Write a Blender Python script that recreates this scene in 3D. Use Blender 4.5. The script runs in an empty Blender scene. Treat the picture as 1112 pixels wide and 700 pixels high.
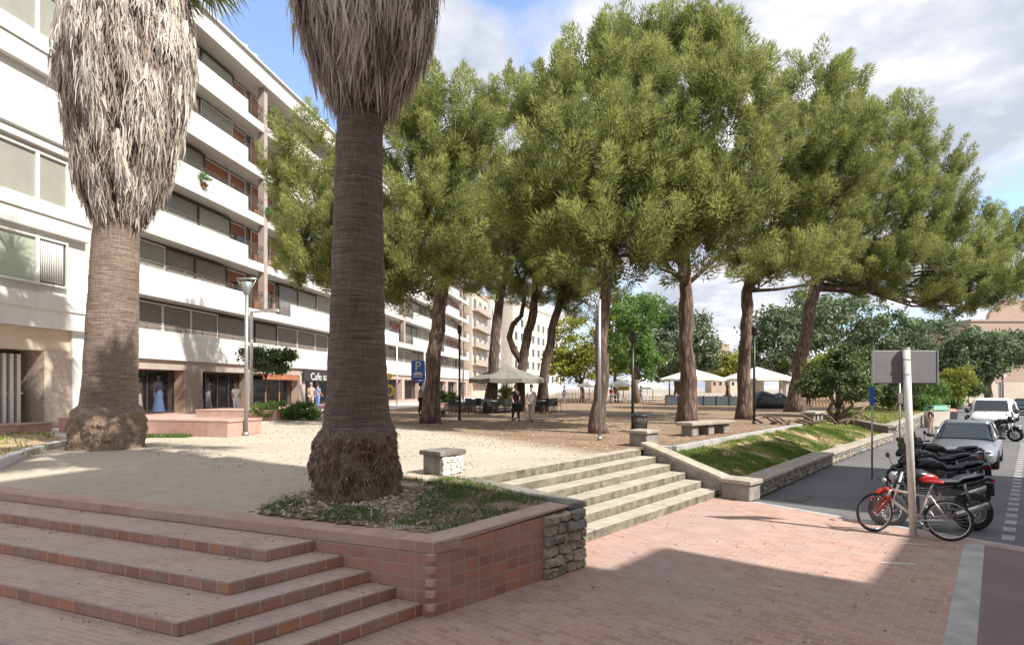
import bpy, math, random
import numpy as np
from mathutils import Vector, Matrix, noise
random.seed(7); RNG = np.random.default_rng(11)
R = math.radians
scene = bpy.context.scene
COL = scene.collection
F = 650.0; CX = 556.0; HY = 421.0; CH = 2.4      # camera model (pixels of a 1112 wide frame), camera height

def gp(px, py, z=0.0):
    d = F*(CH-z)/(py-HY); return Vector(((px-CX)/F*d, d, z))
def dp(px, d, z=0.0): return Vector(((px-CX)/F*d, d, z))
def zz(py, d): return CH-(py-HY)/F*d

# ------------------------------------------------------------------ materials
def newmat(name):
    m = bpy.data.materials.new(name); m.use_nodes = True
    nt = m.node_tree; b = nt.nodes['Principled BSDF']; return m, nt, b
def N(nt, t, **kw):
    n = nt.nodes.new(t)
    for k, v in kw.items():
        if k in n.inputs.keys() if isinstance(k, str) else False: n.inputs[k].default_value = v
        else: setattr(n, k, v)
    return n
def L(nt, a, b): nt.links.new(a, b)
def c4(c): return (c[0], c[1], c[2], 1)
def ramp(nt, fac, stops, interp='LINEAR'):
    r = nt.nodes.new('ShaderNodeValToRGB'); r.color_ramp.interpolation = interp
    e = r.color_ramp.elements
    while len(e) > len(stops): e.remove(e[-1])
    while len(e) < len(stops): e.new(0.5)
    for i, (p, c) in enumerate(stops):
        e[i].position = p; e[i].color = c4(c) if hasattr(c, '__len__') else (c, c, c, 1)
    L(nt, fac, r.inputs['Fac']); return r.outputs['Color']
def noise_tex(nt, scale, detail=4, rough=.6, coord=None, vec=None, dist=0):
    n = nt.nodes.new('ShaderNodeTexNoise'); n.inputs['Scale'].default_value = scale
    n.inputs['Detail'].default_value = detail; n.inputs['Roughness'].default_value = rough
    n.inputs['Distortion'].default_value = dist
    if vec is None:
        tc = nt.nodes.new('ShaderNodeTexCoord'); vec = tc.outputs[coord or 'Object']
    L(nt, vec, n.inputs['Vector']); return n.outputs['Fac']
def mixc(nt, fac, a, b, blend='MIX'):
    m = nt.nodes.new('ShaderNodeMix'); m.data_type = 'RGBA'; m.blend_type = blend
    if hasattr(fac, 'links'): L(nt, fac, m.inputs[0])
    else: m.inputs[0].default_value = fac
    for s, i in ((a, 6), (b, 7)):
        if hasattr(s, 'links'): L(nt, s, m.inputs[i])
        else: m.inputs[i].default_value = c4(s)
    return m.outputs[2]
def bump(nt, b, h, strength=.3, dist=.02):
    n = nt.nodes.new('ShaderNodeBump'); n.inputs['Strength'].default_value = strength
    n.inputs['Distance'].default_value = dist
    L(nt, h, n.inputs['Height']); L(nt, n.outputs['Normal'], b.inputs['Normal'])

def plain(name, c, rough=.6, var=.18, scale=6, metal=0, bmp=0, c2=None, fine=60):
    m, nt, b = newmat(name)
    f = noise_tex(nt, scale, 6, .65)
    lo = [x*(1-var) for x in c]; hi = c2 or [min(1, x*(1+var)) for x in c]
    col = ramp(nt, f, [(.3, lo), (.7, hi)])
    L(nt, col, b.inputs['Base Color'])
    b.inputs['Roughness'].default_value = rough; b.inputs['Metallic'].default_value = metal
    if bmp: bump(nt, b, noise_tex(nt, fine, 5, .7), bmp, .01)
    return m

def bricks(name, c1, c2, mortar, bw, bh, msize=.006, off=.5, dirt=(.3,.27,.24), dirtamt=.5, rot=0, bmp=.5, grime=None, dscale=.8):
    m, nt, b = newmat(name)
    uv = nt.nodes.new('ShaderNodeUVMap'); uv.uv_map = 'UVMap'
    mp = nt.nodes.new('ShaderNodeMapping'); mp.inputs['Rotation'].default_value[2] = rot
    L(nt, uv.outputs['UV'], mp.inputs['Vector'])
    # tiny warp so that courses are not ruler straight
    nz = nt.nodes.new('ShaderNodeTexNoise'); nz.inputs['Scale'].default_value = 2.2; L(nt, mp.outputs[0], nz.inputs['Vector'])
    sc = nt.nodes.new('ShaderNodeVectorMath'); sc.operation = 'SCALE'; sc.inputs['Scale'].default_value = .02
    L(nt, nz.outputs['Color'], sc.inputs[0])
    ad = nt.nodes.new('ShaderNodeVectorMath'); ad.operation = 'ADD'; L(nt, mp.outputs[0], ad.inputs[0]); L(nt, sc.outputs[0], ad.inputs[1])
    bt = nt.nodes.new('ShaderNodeTexBrick'); L(nt, ad.outputs[0], bt.inputs['Vector'])
    bt.inputs['Scale'].default_value = 1; bt.inputs['Brick Width'].default_value = bw; bt.inputs['Row Height'].default_value = bh
    bt.inputs['Mortar Size'].default_value = msize; bt.inputs['Mortar Smooth'].default_value = .3
    bt.inputs['Color1'].default_value = c4(c1); bt.inputs['Color2'].default_value = c4(c2); bt.inputs['Mortar'].default_value = c4(mortar)
    bt.offset = off
    f = noise_tex(nt, dscale, 7, .62, vec=mp.outputs[0])
    k = ramp(nt, f, [(.42, 0), (.68, dirtamt)])
    col = mixc(nt, k, bt.outputs['Color'], dirt)
    f2 = noise_tex(nt, 38, 4, .7, vec=mp.outputs[0])
    col = mixc(nt, .55, col, ramp(nt, f2, [(.25, .42), (.75, .62)]), 'OVERLAY')
    if grime:
        f3 = noise_tex(nt, 2.3, 6, .7, vec=mp.outputs[0])
        col = mixc(nt, ramp(nt, f3, [(.52, 0), (.64, .55)]), col, grime)
    L(nt, col, b.inputs['Base Color']); b.inputs['Roughness'].default_value = .85
    inv = nt.nodes.new('ShaderNodeMath'); inv.operation = 'MULTIPLY_ADD'; inv.inputs[1].default_value = -1; 
    L(nt, bt.outputs['Fac'], inv.inputs[0]); L(nt, f2, inv.inputs[2])
    bump(nt, b, inv.outputs[0], bmp, .012)
    return m

M = {}
M['paving'] = bricks('red_brick_paving', (.32,.185,.14), (.43,.265,.205), (.47,.345,.285), .21, .105, .006, dirt=(.30,.235,.21), dirtamt=.75, rot=0, grime=(.40,.32,.28), dscale=.35, bmp=.3)
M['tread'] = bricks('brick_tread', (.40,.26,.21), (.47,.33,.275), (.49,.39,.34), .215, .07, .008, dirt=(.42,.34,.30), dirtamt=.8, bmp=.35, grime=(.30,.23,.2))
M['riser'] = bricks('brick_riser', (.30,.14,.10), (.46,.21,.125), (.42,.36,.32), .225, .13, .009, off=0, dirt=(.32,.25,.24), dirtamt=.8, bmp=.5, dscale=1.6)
M['wallbrick'] = bricks('terracotta_tile_wall', (.30,.14,.10), (.46,.21,.13), (.36,.30,.26), .215, .13, .009, off=0.0, dirt=(.40,.30,.265), dirtamt=.6, bmp=.6, dscale=1.3)
M['capbrick'] = bricks('terracotta_cap', (.38,.225,.18), (.46,.29,.235), (.40,.32,.28), .215, .4, .006, off=0, dirt=(.45,.36,.31), dirtamt=.7, bmp=.3)
M['planterbrick'] = bricks('planter_tile', (.42,.21,.165), (.50,.28,.22), (.46,.37,.32), .22, .17, .007, off=0, dirt=(.45,.36,.31), dirtamt=.6, bmp=.3)
M['sidewalk'] = bricks('pale_sidewalk_tile', (.50,.46,.42), (.55,.50,.455), (.4,.36,.32), .4, .4, .008, off=0, dirt=(.45,.38,.33), dirtamt=.6, bmp=.2)

def sand():
    m, nt, b = newmat('packed_sand')
    tc = nt.nodes.new('ShaderNodeTexCoord'); v = tc.outputs['Object']
    f = noise_tex(nt, .35, 8, .62, vec=v); g = noise_tex(nt, 45, 5, .75, vec=v)
    col = ramp(nt, f, [(.3, (.37,.315,.245)), (.7, (.47,.41,.325))])
    # pine needle litter, darkened and widened to paint the trees' shade into the sand
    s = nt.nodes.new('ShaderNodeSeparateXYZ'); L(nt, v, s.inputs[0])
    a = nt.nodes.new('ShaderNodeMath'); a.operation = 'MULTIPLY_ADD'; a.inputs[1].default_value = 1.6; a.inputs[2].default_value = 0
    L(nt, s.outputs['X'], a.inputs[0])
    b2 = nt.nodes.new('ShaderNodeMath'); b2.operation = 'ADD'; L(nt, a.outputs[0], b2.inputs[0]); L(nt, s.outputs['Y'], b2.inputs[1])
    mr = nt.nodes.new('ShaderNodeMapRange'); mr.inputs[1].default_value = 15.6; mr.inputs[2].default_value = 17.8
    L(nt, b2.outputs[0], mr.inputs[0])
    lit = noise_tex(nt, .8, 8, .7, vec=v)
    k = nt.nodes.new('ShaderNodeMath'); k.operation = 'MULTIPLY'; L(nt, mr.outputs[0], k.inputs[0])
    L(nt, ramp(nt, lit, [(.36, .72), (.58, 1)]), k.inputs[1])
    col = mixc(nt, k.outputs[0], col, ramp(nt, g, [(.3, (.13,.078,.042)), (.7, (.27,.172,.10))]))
    g2 = noise_tex(nt, 3.5, 6, .75, vec=v); col = mixc(nt, .55, col, ramp(nt, g2, [(.3, .38), (.7, .60)]), 'OVERLAY')
    col = mixc(nt, .8, col, ramp(nt, g, [(.25, .33), (.75, .66)]), 'OVERLAY')
    L(nt, col, b.inputs['Base Color']); b.inputs['Roughness'].default_value = .95
    bump(nt, b, g, .5, .015); return m
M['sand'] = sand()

def asphalt():
    m, nt, b = newmat('asphalt')
    g = noise_tex(nt, 160, 3, .8); f = noise_tex(nt, .5, 7, .65)
    col = mixc(nt, .5, ramp(nt, f, [(.3, (.095,.095,.098)), (.7, (.145,.14,.138))]), ramp(nt, g, [(.3, .35), (.7, .68)]), 'OVERLAY')
    L(nt, col, b.inputs['Base Color']); b.inputs['Roughness'].default_value = .9
    bump(nt, b, g, .4, .006); return m
M['asphalt'] = asphalt()
M['redroad'] = plain('reddish_road', (.17,.125,.12), .9, .2, .8, bmp=.4, fine=120)
M['kerb'] = plain('concrete_kerb', (.36,.35,.33), .85, .25, 2.5, bmp=.4)
M['fadedpaint'] = plain('worn_road_paint', (.30,.30,.295), .85, .35, 6)
M['paint'] = plain('road_paint', (.62,.62,.60), .8, .25, 8)
M['ground'] = plain('far_ground', (.30,.26,.21), .95, .2, .2)
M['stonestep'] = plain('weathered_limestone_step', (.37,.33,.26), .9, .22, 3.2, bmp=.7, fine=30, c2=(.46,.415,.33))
M['steprise'] = plain('shaded_step_front', (.15,.13,.095), .9, .5, 5, bmp=.8, fine=35, c2=(.29,.255,.19))  # step fronts darker than the treads: riser shade put into the colour
M['darkstone'] = plain('dark_stone_cap', (.16,.14,.125), .85, .45, 4, bmp=.7, fine=30, c2=(.30,.27,.23))
M['capstone'] = plain('tan_stone_cap', (.33,.28,.22), .9, .35, 4, bmp=.7, fine=30, c2=(.46,.41,.33))
M['rough'] = plain('rough_stone', (.30,.245,.18), .95, .45, 5, bmp=1, fine=25, c2=(.50,.43,.34))
M['greyrough'] = plain('grey_rough_stone', (.24,.225,.20), .95, .4, 4, bmp=.9, fine=25)
M['white_rough'] = plain('sunlit_stone', (.62,.58,.52), .95, .25, 6, bmp=1, fine=25)  # lightened stone for one block face, sunlight painted into its colour
M['joint'] = plain('mortar', (.22,.17,.12), .95, .3, 8, bmp=.6)
M['soil'] = plain('dry_soil', (.24,.165,.115), .95, .35, 5, bmp=1, fine=40)
M['bedsoil'] = plain('bed_soil', (.33,.235,.15), .95, .4, 1.6, bmp=1, fine=30)
M['litter'] = plain('dead_leaf', (.30,.17,.10), .9, .5, 12)
def render_mat(name, c):
    m, nt, b = newmat(name); v = nt.nodes.new('ShaderNodeTexCoord').outputs['Object']
    mp = nt.nodes.new('ShaderNodeMapping'); mp.inputs['Scale'].default_value = (2.2, 2.2, .22); L(nt, v, mp.inputs['Vector'])
    st_ = noise_tex(nt, 1.5, 6, .7, vec=mp.outputs[0]); f = noise_tex(nt, .6, 6, .6, vec=v)
    col = ramp(nt, st_, [(.35, c), (.62, [x*.93 for x in c]), (.8, [x*.74 for x in c])])
    col = mixc(nt, .5, col, ramp(nt, f, [(.3, .44), (.7, .53)]), 'OVERLAY')
    L(nt, col, b.inputs['Base Color']); b.inputs['Roughness'].default_value = .75; return m
M['white'] = render_mat('white_render', (.66,.645,.615))
M['cream'] = plain('cream_render', (.68,.60,.50), .8, .1, 1.5)
M['pinkrender'] = plain('pink_render', (.40,.33,.285), .8, .15, 1.5)
M['beige'] = plain('beige_render', (.58,.48,.38), .8, .12, .8)
M['tan'] = plain('tan_render', (.46,.33,.25), .85, .12, .3)
M['brownstone'] = plain('brown_stone_cladding', (.30,.22,.17), .6, .35, 9, bmp=.4, fine=30)
M['marble'] = plain('mottled_stone_cladding', (.46,.38,.32), .6, .3, 7, bmp=.2, fine=20)
M['orange'] = plain('orange_wall', (.34,.13,.065), .8, .15, 1)
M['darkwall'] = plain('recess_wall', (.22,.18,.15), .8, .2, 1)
M['frame'] = plain('white_frame', (.66,.65,.62), .5, .05)
M['darkframe'] = plain('dark_frame', (.05,.045,.04), .45, .1)
M['rail'] = plain('brown_rail', (.13,.10,.08), .4, .1, metal=.3)
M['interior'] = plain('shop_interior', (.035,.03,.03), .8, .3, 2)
M['steel'] = plain('galvanised_steel', (.36,.38,.38), .45, .12, 5, metal=.6)
M['whitemetal'] = plain('white_pole', (.72,.71,.68), .45, .08, 3)
M['polepaint'] = plain('cream_grey_pole', (.60,.57,.53), .5, .15, 6, metal=.1)
M['black'] = plain('black_metal', (.025,.028,.028), .45, .15)
M['signback'] = plain('sign_back', (.19,.185,.19), .6, .12, 2.5, metal=.15)
M['blue'] = plain('blue_sign', (.03,.10,.42), .4, .05)
M['canvas'] = plain('cream_canvas', (.74,.69,.60), .85, .07, 1.5)
M['whitecanvas'] = plain('white_canvas', (.82,.80,.76), .85, .06, 1.5)
M['greycanvas'] = plain('olive_grey_canvas', (.20,.195,.16), .9, .2, 2)
M['yellowcanvas'] = plain('yellow_canvas', (.70,.55,.12), .9, .1, 2)
M['barrier'] = plain('slate_barrier', (.10,.115,.13), .6, .2, 3)
M['tarp'] = plain('black_tarpaulin', (.025,.03,.035), .35, .4, 3, bmp=.6, fine=6)
M['wood'] = plain('brown_wood', (.30,.18,.10), .8, .25, 5)
M['tyre'] = plain('tyre_rubber', (.018,.018,.019), .8, .2)
M['chrome'] = plain('polished_metal', (.55,.55,.56), .25, .1, 3, metal=.9)
M['bikesilver'] = plain('silver_paint', (.60,.56,.50), .35, .1, metal=.3)
M['redpaint'] = plain('red_paint', (.40,.02,.02), .3, .08)
M['blackpaint'] = plain('gloss_black_paint', (.015,.016,.02), .22, .1)
M['seatvinyl'] = plain('seat_vinyl', (.03,.032,.042), .5, .15)
M['engine'] = plain('engine_metal', (.16,.16,.165), .45, .3, 20, metal=.7)
M['carsilver'] = plain('silver_car_paint', (.36,.38,.41), .28, .04, 2, metal=.75)
M['carwhite'] = plain('white_car_paint', (.72,.73,.74), .35, .04, 2)
M['lamp'] = plain('headlamp_glass', (.34,.35,.37), .12, .05)
M['plastic'] = plain('dark_plastic', (.04,.04,.042), .6, .1)
M['green_plastic'] = plain('green_plastic', (.04,.26,.15), .5, .1)
M['yellow'] = plain('yellow_paint', (.70,.50,.05), .5, .1)
M['trunkbrown'] = plain('broadleaf_bark', (.17,.12,.08), .95, .4, 6, bmp=.8)
M['skin'] = plain('skin', (.50,.30,.21), .6, .08)
M['hairred'] = plain('auburn_hair', (.22,.08,.04), .6, .2)
M['hairdark'] = plain('dark_hair', (.04,.028,.02), .6, .2)
M['hairgrey'] = plain('grey_hair', (.35,.32,.29), .6, .2)
M['clothwhite'] = plain('white_cloth', (.75,.74,.74), .9, .08)
M['clothblack'] = plain('black_cloth', (.02,.022,.03), .9, .2)
M['clothbeige'] = plain('beige_cloth', (.52,.42,.34), .9, .15)
M['clothblue'] = plain('pale_blue_cloth', (.22,.36,.72), .9, .1)
M['clothred'] = plain('red_cloth', (.50,.05,.05), .9, .1)
M['clothgrey'] = plain('grey_cloth', (.22,.22,.24), .9, .1)

def blinds(name, c, pitch=.09):
    m, nt, b = newmat(name)
    tc = nt.nodes.new('ShaderNodeTexCoord'); s = nt.nodes.new('ShaderNodeSeparateXYZ'); L(nt, tc.outputs['Object'], s.inputs[0])
    w = nt.nodes.new('ShaderNodeMath'); w.operation = 'MULTIPLY'; w.inputs[1].default_value = 1/pitch; L(nt, s.outputs['Z'], w.inputs[0])
    fr = nt.nodes.new('ShaderNodeMath'); fr.operation = 'FRACT'; L(nt, w.outputs[0], fr.inputs[0])
    col = ramp(nt, fr.outputs[0], [(0, [x*.55 for x in c]), (.15, c), (1, c)])
    col = mixc(nt, .4, col, ramp(nt, noise_tex(nt, 1.3, 5, .6), [(.3, .4), (.7, .6)]), 'OVERLAY')
    L(nt, col, b.inputs['Base Color']); b.inputs['Roughness'].default_value = .6
    bump(nt, b, fr.outputs[0], .4, .02); return m
M['blind'] = blinds('grey_green_roller_blind', (.34,.34,.285))
M['blindgrey'] = blinds('grey_roller_blind', (.28,.27,.25))
M['blindgreen'] = blinds('pale_green_blind', (.42,.47,.37))
M['blindbrown'] = blinds('taupe_blind', (.24,.205,.18))
def glass(name, tint=(.03,.035,.04), tr=.0, rough=.04):
    m, nt, b = newmat(name)
    b.inputs['Base Color'].default_value = c4(tint); b.inputs['Roughness'].default_value = rough
    b.inputs['IOR'].default_value = 1.5
    if tr:
        t = nt.nodes.new('ShaderNodeBsdfTransparent'); mx = nt.nodes.new('ShaderNodeMixShader'); mx.inputs[0].default_value = tr
        out = nt.nodes['Material Output']; L(nt, b.outputs[0], mx.inputs[1]); L(nt, t.outputs[0], mx.inputs[2]); L(nt, mx.outputs[0], out.inputs['Surface'])
    return m
M['glass'] = glass('window_glass', (.035,.04,.045))
M['shopglass'] = glass('shop_glass', (.02,.022,.025), .72)
M['carglass'] = glass('car_glass', (.03,.04,.045), .15)

def bark(name, c1, c2, sx=7, sz=1.6):
    m, nt, b = newmat(name)
    tc = nt.nodes.new('ShaderNodeTexCoord'); mp = nt.nodes.new('ShaderNodeMapping'); mp.inputs['Scale'].default_value = (sx, sx, sz)
    L(nt, tc.outputs['Object'], mp.inputs['Vector'])
    v = nt.nodes.new('ShaderNodeTexVoronoi'); v.inputs['Scale'].default_value = 1.2; L(nt, mp.outputs[0], v.inputs['Vector'])
    f = noise_tex(nt, 2.5, 7, .7, vec=mp.outputs[0])
    col = mixc(nt, ramp(nt, v.outputs['Distance'], [(.1, 0), (.6, 1)]), c2, c1)
    col = mixc(nt, .7, col, ramp(nt, f, [(.25, .3), (.75, .7)]), 'OVERLAY')
    L(nt, col, b.inputs['Base Color']); b.inputs['Roughness'].default_value = .95
    a = nt.nodes.new('ShaderNodeMath'); a.operation = 'SUBTRACT'; L(nt, f, a.inputs[0]); L(nt, v.outputs['Distance'], a.inputs[1])
    bump(nt, b, a.outputs[0], .9, .06); return m
M['pinebark'] = bark('pine_bark', (.10,.065,.05), (.25,.175,.135))

def palmbark(k=1.0):
    m, nt, b = newmat('ringed_palm_bark')
    tc = nt.nodes.new('ShaderNodeTexCoord'); v = tc.outputs['Object']
    mp = nt.nodes.new('ShaderNodeMapping'); mp.inputs['Scale'].default_value = (1.4, 1.4, 24); L(nt, v, mp.inputs['Vector'])
    rings = noise_tex(nt, 1.6, 5, .65, vec=mp.outputs[0], dist=.4)
    mp2 = nt.nodes.new('ShaderNodeMapping'); mp2.inputs['Scale'].default_value = (22, 22, 3); L(nt, v, mp2.inputs['Vector'])
    fib = noise_tex(nt, 1.5, 5, .75, vec=mp2.outputs[0])
    big = noise_tex(nt, 1.1, 4, .6, vec=v)
    col = ramp(nt, rings, [(.3, (.07*k,.053*k,.042*k)), (.5, (.135*k,.102*k,.08*k)), (.72, (.22*k,.17*k,.135*k))])
    col = mixc(nt, .85, col, ramp(nt, fib, [(.25, .28), (.75, .74)]), 'OVERLAY')
    col = mixc(nt, .5, col, ramp(nt, big, [(.3, .38), (.7, .62)]), 'OVERLAY')
    L(nt, col, b.inputs['Base Color']); b.inputs['Roughness'].default_value = .95
    a = nt.nodes.new('ShaderNodeMath'); a.operation = 'MULTIPLY_ADD'; a.inputs[1].default_value = .5
    L(nt, fib, a.inputs[0]); L(nt, rings, a.inputs[2])
    bump(nt, b, a.outputs[0], 1.0, .04); return m
M['palmbark'] = palmbark(1.15); M['palmbarkpale'] = palmbark(1.75)
def rootmat(k=1.0):
    m, nt, b = newmat('fibrous_palm_roots')
    v = nt.nodes.new('ShaderNodeTexCoord').outputs['Object']
    mp2 = nt.nodes.new('ShaderNodeMapping'); mp2.inputs['Scale'].default_value = (26, 26, 12); L(nt, v, mp2.inputs['Vector'])
    fib = noise_tex(nt, 1.6, 7, .8, vec=mp2.outputs[0], dist=1.0); big = noise_tex(nt, 2.2, 5, .65, vec=v)
    col = ramp(nt, fib, [(.3, (.13*k,.085*k,.06*k)), (.5, (.33*k,.235*k,.165*k)), (.7, (.54*k,.41*k,.30*k))])
    col = mixc(nt, ramp(nt, big, [(.4, 0), (.65, .55)]), col, (.22,.17,.14))
    L(nt, col, b.inputs['Base Color']); b.inputs['Roughness'].default_value = 1
    bump(nt, b, fib, 1, .08); return m
M['palmroot'] = rootmat(); M['palmrootpale'] = rootmat(1.35)

def attrmat(name, stops, rough=.8, transl=.25, tcol=None, nscale=.5, namt=.5):
    m, nt, b = newmat(name)
    a = nt.nodes.new('ShaderNodeAttribute'); a.attribute_name = 'tint'
    col = ramp(nt, a.outputs['Fac'], stops)
    f = noise_tex(nt, nscale, 4, .6)
    col = mixc(nt, namt, col, ramp(nt, f, [(.3, .36), (.7, .64)]), 'OVERLAY')
    L(nt, col, b.inputs['Base Color']); b.inputs['Roughness'].default_value = rough
    b.inputs['Specular IOR Level'].default_value = .25
    if transl:
        t = nt.nodes.new('ShaderNodeBsdfTranslucent'); mx = nt.nodes.new('ShaderNodeMixShader'); mx.inputs[0].default_value = transl
        if tcol: L(nt, mixc(nt, .5, col, tcol), t.inputs['Color'])
        else: L(nt, col, t.inputs['Color'])
        L(nt, b.outputs[0], mx.inputs[1]); L(nt, t.outputs[0], mx.inputs[2]); L(nt, mx.outputs[0], nt.nodes['Material Output'].inputs['Surface'])
    return m
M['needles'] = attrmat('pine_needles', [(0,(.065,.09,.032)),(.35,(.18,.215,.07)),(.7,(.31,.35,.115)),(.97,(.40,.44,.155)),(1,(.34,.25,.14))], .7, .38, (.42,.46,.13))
M['leafdark'] = attrmat('dark_leaves', [(0,(.045,.075,.028)),(1,(.13,.18,.07))], .6, .25, (.16,.22,.05))
M['leafgrey'] = attrmat('grey_green_leaves', [(0,(.08,.115,.055)),(1,(.19,.245,.13))], .6, .25, (.18,.24,.08))
M['leafyellow'] = attrmat('yellow_green_leaves', [(0,(.14,.18,.03)),(1,(.34,.36,.07))], .6, .4, (.42,.44,.08))
M['leafgreen'] = attrmat('fresh_green_leaves', [(0,(.06,.13,.03)),(1,(.17,.28,.07))], .6, .35, (.22,.34,.07))
M['grass'] = attrmat('grass_blades', [(0,(.07,.12,.035)),(.7,(.13,.20,.055)),(1,(.26,.24,.11))], .7, .3, nscale=2)
M['drygrass'] = attrmat('dry_grass', [(0,(.12,.20,.04)),(.5,(.26,.31,.08)),(1,(.40,.33,.17))], .8, .3, nscale=.9)
M['frond'] = attrmat('dead_palm_fronds', [(0,(.16,.115,.09)),(.25,(.34,.27,.225)),(.6,(.56,.49,.42)),(1,(.74,.69,.61))], .9, .12, nscale=1.5, namt=.55)
M['fronddark'] = plain('frond_core', (.10,.075,.06), .95, .3, 6)
M['fibre'] = attrmat('root_fibre', [(0,(.10,.06,.04)),(.4,(.26,.175,.12)),(1,(.52,.40,.29))], .95, 0, nscale=2)
M['greenfrond'] = attrmat('green_palm_frond', [(0,(.10,.15,.04)),(1,(.24,.27,.08))], .6, .3)

# ------------------------------------------------------------------ mesh building
OFF = {}
class MB:
    def __init__(s): s.v = []; s.f = []; s.m = []; s.sm = []
    def face(s, idx, mi=0, sm=False): s.f.append(idx); s.m.append(mi); s.sm.append(sm)
    def box(s, c, size, rz=0, mi=0, taper=1.0, rx=0):
        x, y, z = [k/2 for k in size]; b = len(s.v); mt = Matrix.Rotation(rz, 3, 'Z') @ Matrix.Rotation(rx, 3, 'X')
        for dz in (-z, z):
            t = taper if dz > 0 else 1
            for dx, dy in ((-x,-y),(x,-y),(x,y),(-x,y)):
                s.v.append(Vector(c) + mt @ Vector((dx*t, dy*t, dz)))
        for f in ((0,3,2,1),(4,5,6,7),(0,1,5,4),(1,2,6,5),(2,3,7,6),(3,0,4,7)): s.face([b+i for i in f], mi)
        return s
    def prism(s, pts, z0, z1, mi=0, mtop=None):
        """pts ccw list of (x,y); z1 scalar or list"""
        n = len(pts); b = len(s.v)
        a = sum(pts[i][0]*pts[(i+1)%n][1]-pts[(i+1)%n][0]*pts[i][1] for i in range(n))
        zl1 = list(z1) if hasattr(z1, '__len__') else [z1]*n; zl0 = list(z0) if hasattr(z0, '__len__') else [z0]*n
        pts = list(pts)
        if a < 0: pts.reverse(); zl1.reverse(); zl0.reverse()
        for p, z in zip(pts, zl0): s.v.append(Vector((p[0], p[1], z)))
        for p, z in zip(pts, zl1): s.v.append(Vector((p[0], p[1], z)))
        s.face([b+i for i in reversed(range(n))], mi); s.face([b+n+i for i in range(n)], mi if mtop is None else mtop)
        for i in range(n): j = (i+1) % n; s.face([b+i, b+j, b+n+j, b+n+i], mi)
        return s
    def poly(s, pts, mi=0):
        b = len(s.v); s.v += [Vector(p) for p in pts]; s.face(list(range(b, b+len(pts))), mi); return s
    def tube(s, pts, rad, n=10, mi=0, cap=True, sm=True):
        pts = [Vector(p) for p in pts]; rs = rad if hasattr(rad, '__len__') else [rad]*len(pts)
        b = len(s.v); up = None
        for i, p in enumerate(pts):
            t = (pts[min(i+1, len(pts)-1)]-pts[max(i-1, 0)]).normalized()
            if up is None:
                up = Vector((0,0,1)) if abs(t.z) < .9 else Vector((1,0,0))
            a = t.cross(up).normalized(); up = a.cross(t).normalized()
            for k in range(n):
                an = 2*math.pi*k/n; s.v.append(p+(a*math.cos(an)+up*math.sin(an))*rs[i])
        for i in range(len(pts)-1):
            for k in range(n):
                k2 = (k+1) % n; s.face([b+i*n+k, b+i*n+k2, b+(i+1)*n+k2, b+(i+1)*n+k], mi, sm)
        if cap:
            s.face([b+k for k in reversed(range(n))], mi); e = b+(len(pts)-1)*n; s.face([e+k for k in range(n)], mi)
        return s
    def cyl(s, c, r, h, n=16, mi=0, r2=None):
        c = Vector(c); return s.tube([c, c+Vector((0,0,h))], [r, r if r2 is None else r2], n, mi)
    def lathe(s, prof, c=(0,0,0), n=24, mi=0, sm=True, axis='Z', fn=None):
        b = len(s.v); c = Vector(c)
        for i, (r, z) in enumerate(prof):
            for k in range(n):
                an = 2*math.pi*k/n
                p = Vector((r*math.cos(an), r*math.sin(an), z))
                if axis == 'Y': p = Vector((p.x, p.z, p.y))
                if fn: p = fn(p, i, k)
                s.v.append(c+p)
        for i in range(len(prof)-1):
            for k in range(n):
                k2 = (k+1) % n; q = [b+i*n+k, b+i*n+k2, b+(i+1)*n+k2, b+(i+1)*n+k]
                if axis == 'Y': q.reverse()
                s.face(q, mi, sm)
        return s
    def torus(s, c, R_, r, axis='Y', n=32, k=8, mi=0, rot=None):
        b = len(s.v); c = Vector(c)
        for i in range(n):
            a = 2*math.pi*i/n
            for j in range(k):
                t = 2*math.pi*j/k; q = R_+r*math.cos(t); w = r*math.sin(t)
                p = Vector((q*math.cos(a), w, q*math.sin(a)))
                if axis == 'Z': p = Vector((q*math.cos(a), q*math.sin(a), w))
                if axis == 'X': p = Vector((w, q*math.cos(a), q*math.sin(a)))
                if rot: p = rot @ p
                s.v.append(c+p)
        for i in range(n):
            for j in range(k):
                i2 = (i+1) % n; j2 = (j+1) % k
                s.face([b+i*k+j, b+i2*k+j, b+i2*k+j2, b+i*k+j2], mi, True)
        return s
    def ball(s, c, r, n=14, m=8, mi=0):
        rx, ry, rz = r if hasattr(r, '__len__') else (r, r, r); c = Vector(c); b = len(s.v)
        for i in range(m+1):
            t = math.pi*i/m
            for k in range(n):
                a = 2*math.pi*k/n; s.v.append(c+Vector((rx*math.sin(t)*math.cos(a), ry*math.sin(t)*math.sin(a), -rz*math.cos(t))))
        for i in range(m):
            for k in range(n):
                k2 = (k+1) % n; s.face([b+i*n+k, b+i*n+k2, b+(i+1)*n+k2, b+(i+1)*n+k], mi, True)
        return s
    def loft(s, secs, mi=0, sm=True, closed=True, caps=True):
        b = len(s.v); n = len(secs[0])
        for q in secs: s.v += [Vector(p) for p in q]
        for i in range(len(secs)-1):
            for k in range(n if closed else n-1):
                k2 = (k+1) % n; s.face([b+i*n+k, b+i*n+k2, b+(i+1)*n+k2, b+(i+1)*n+k], mi, sm)
        if caps:
            s.face([b+k for k in reversed(range(n))], mi); e = b+(len(secs)-1)*n; s.face([e+k for k in range(n)], mi)
        return s
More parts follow.
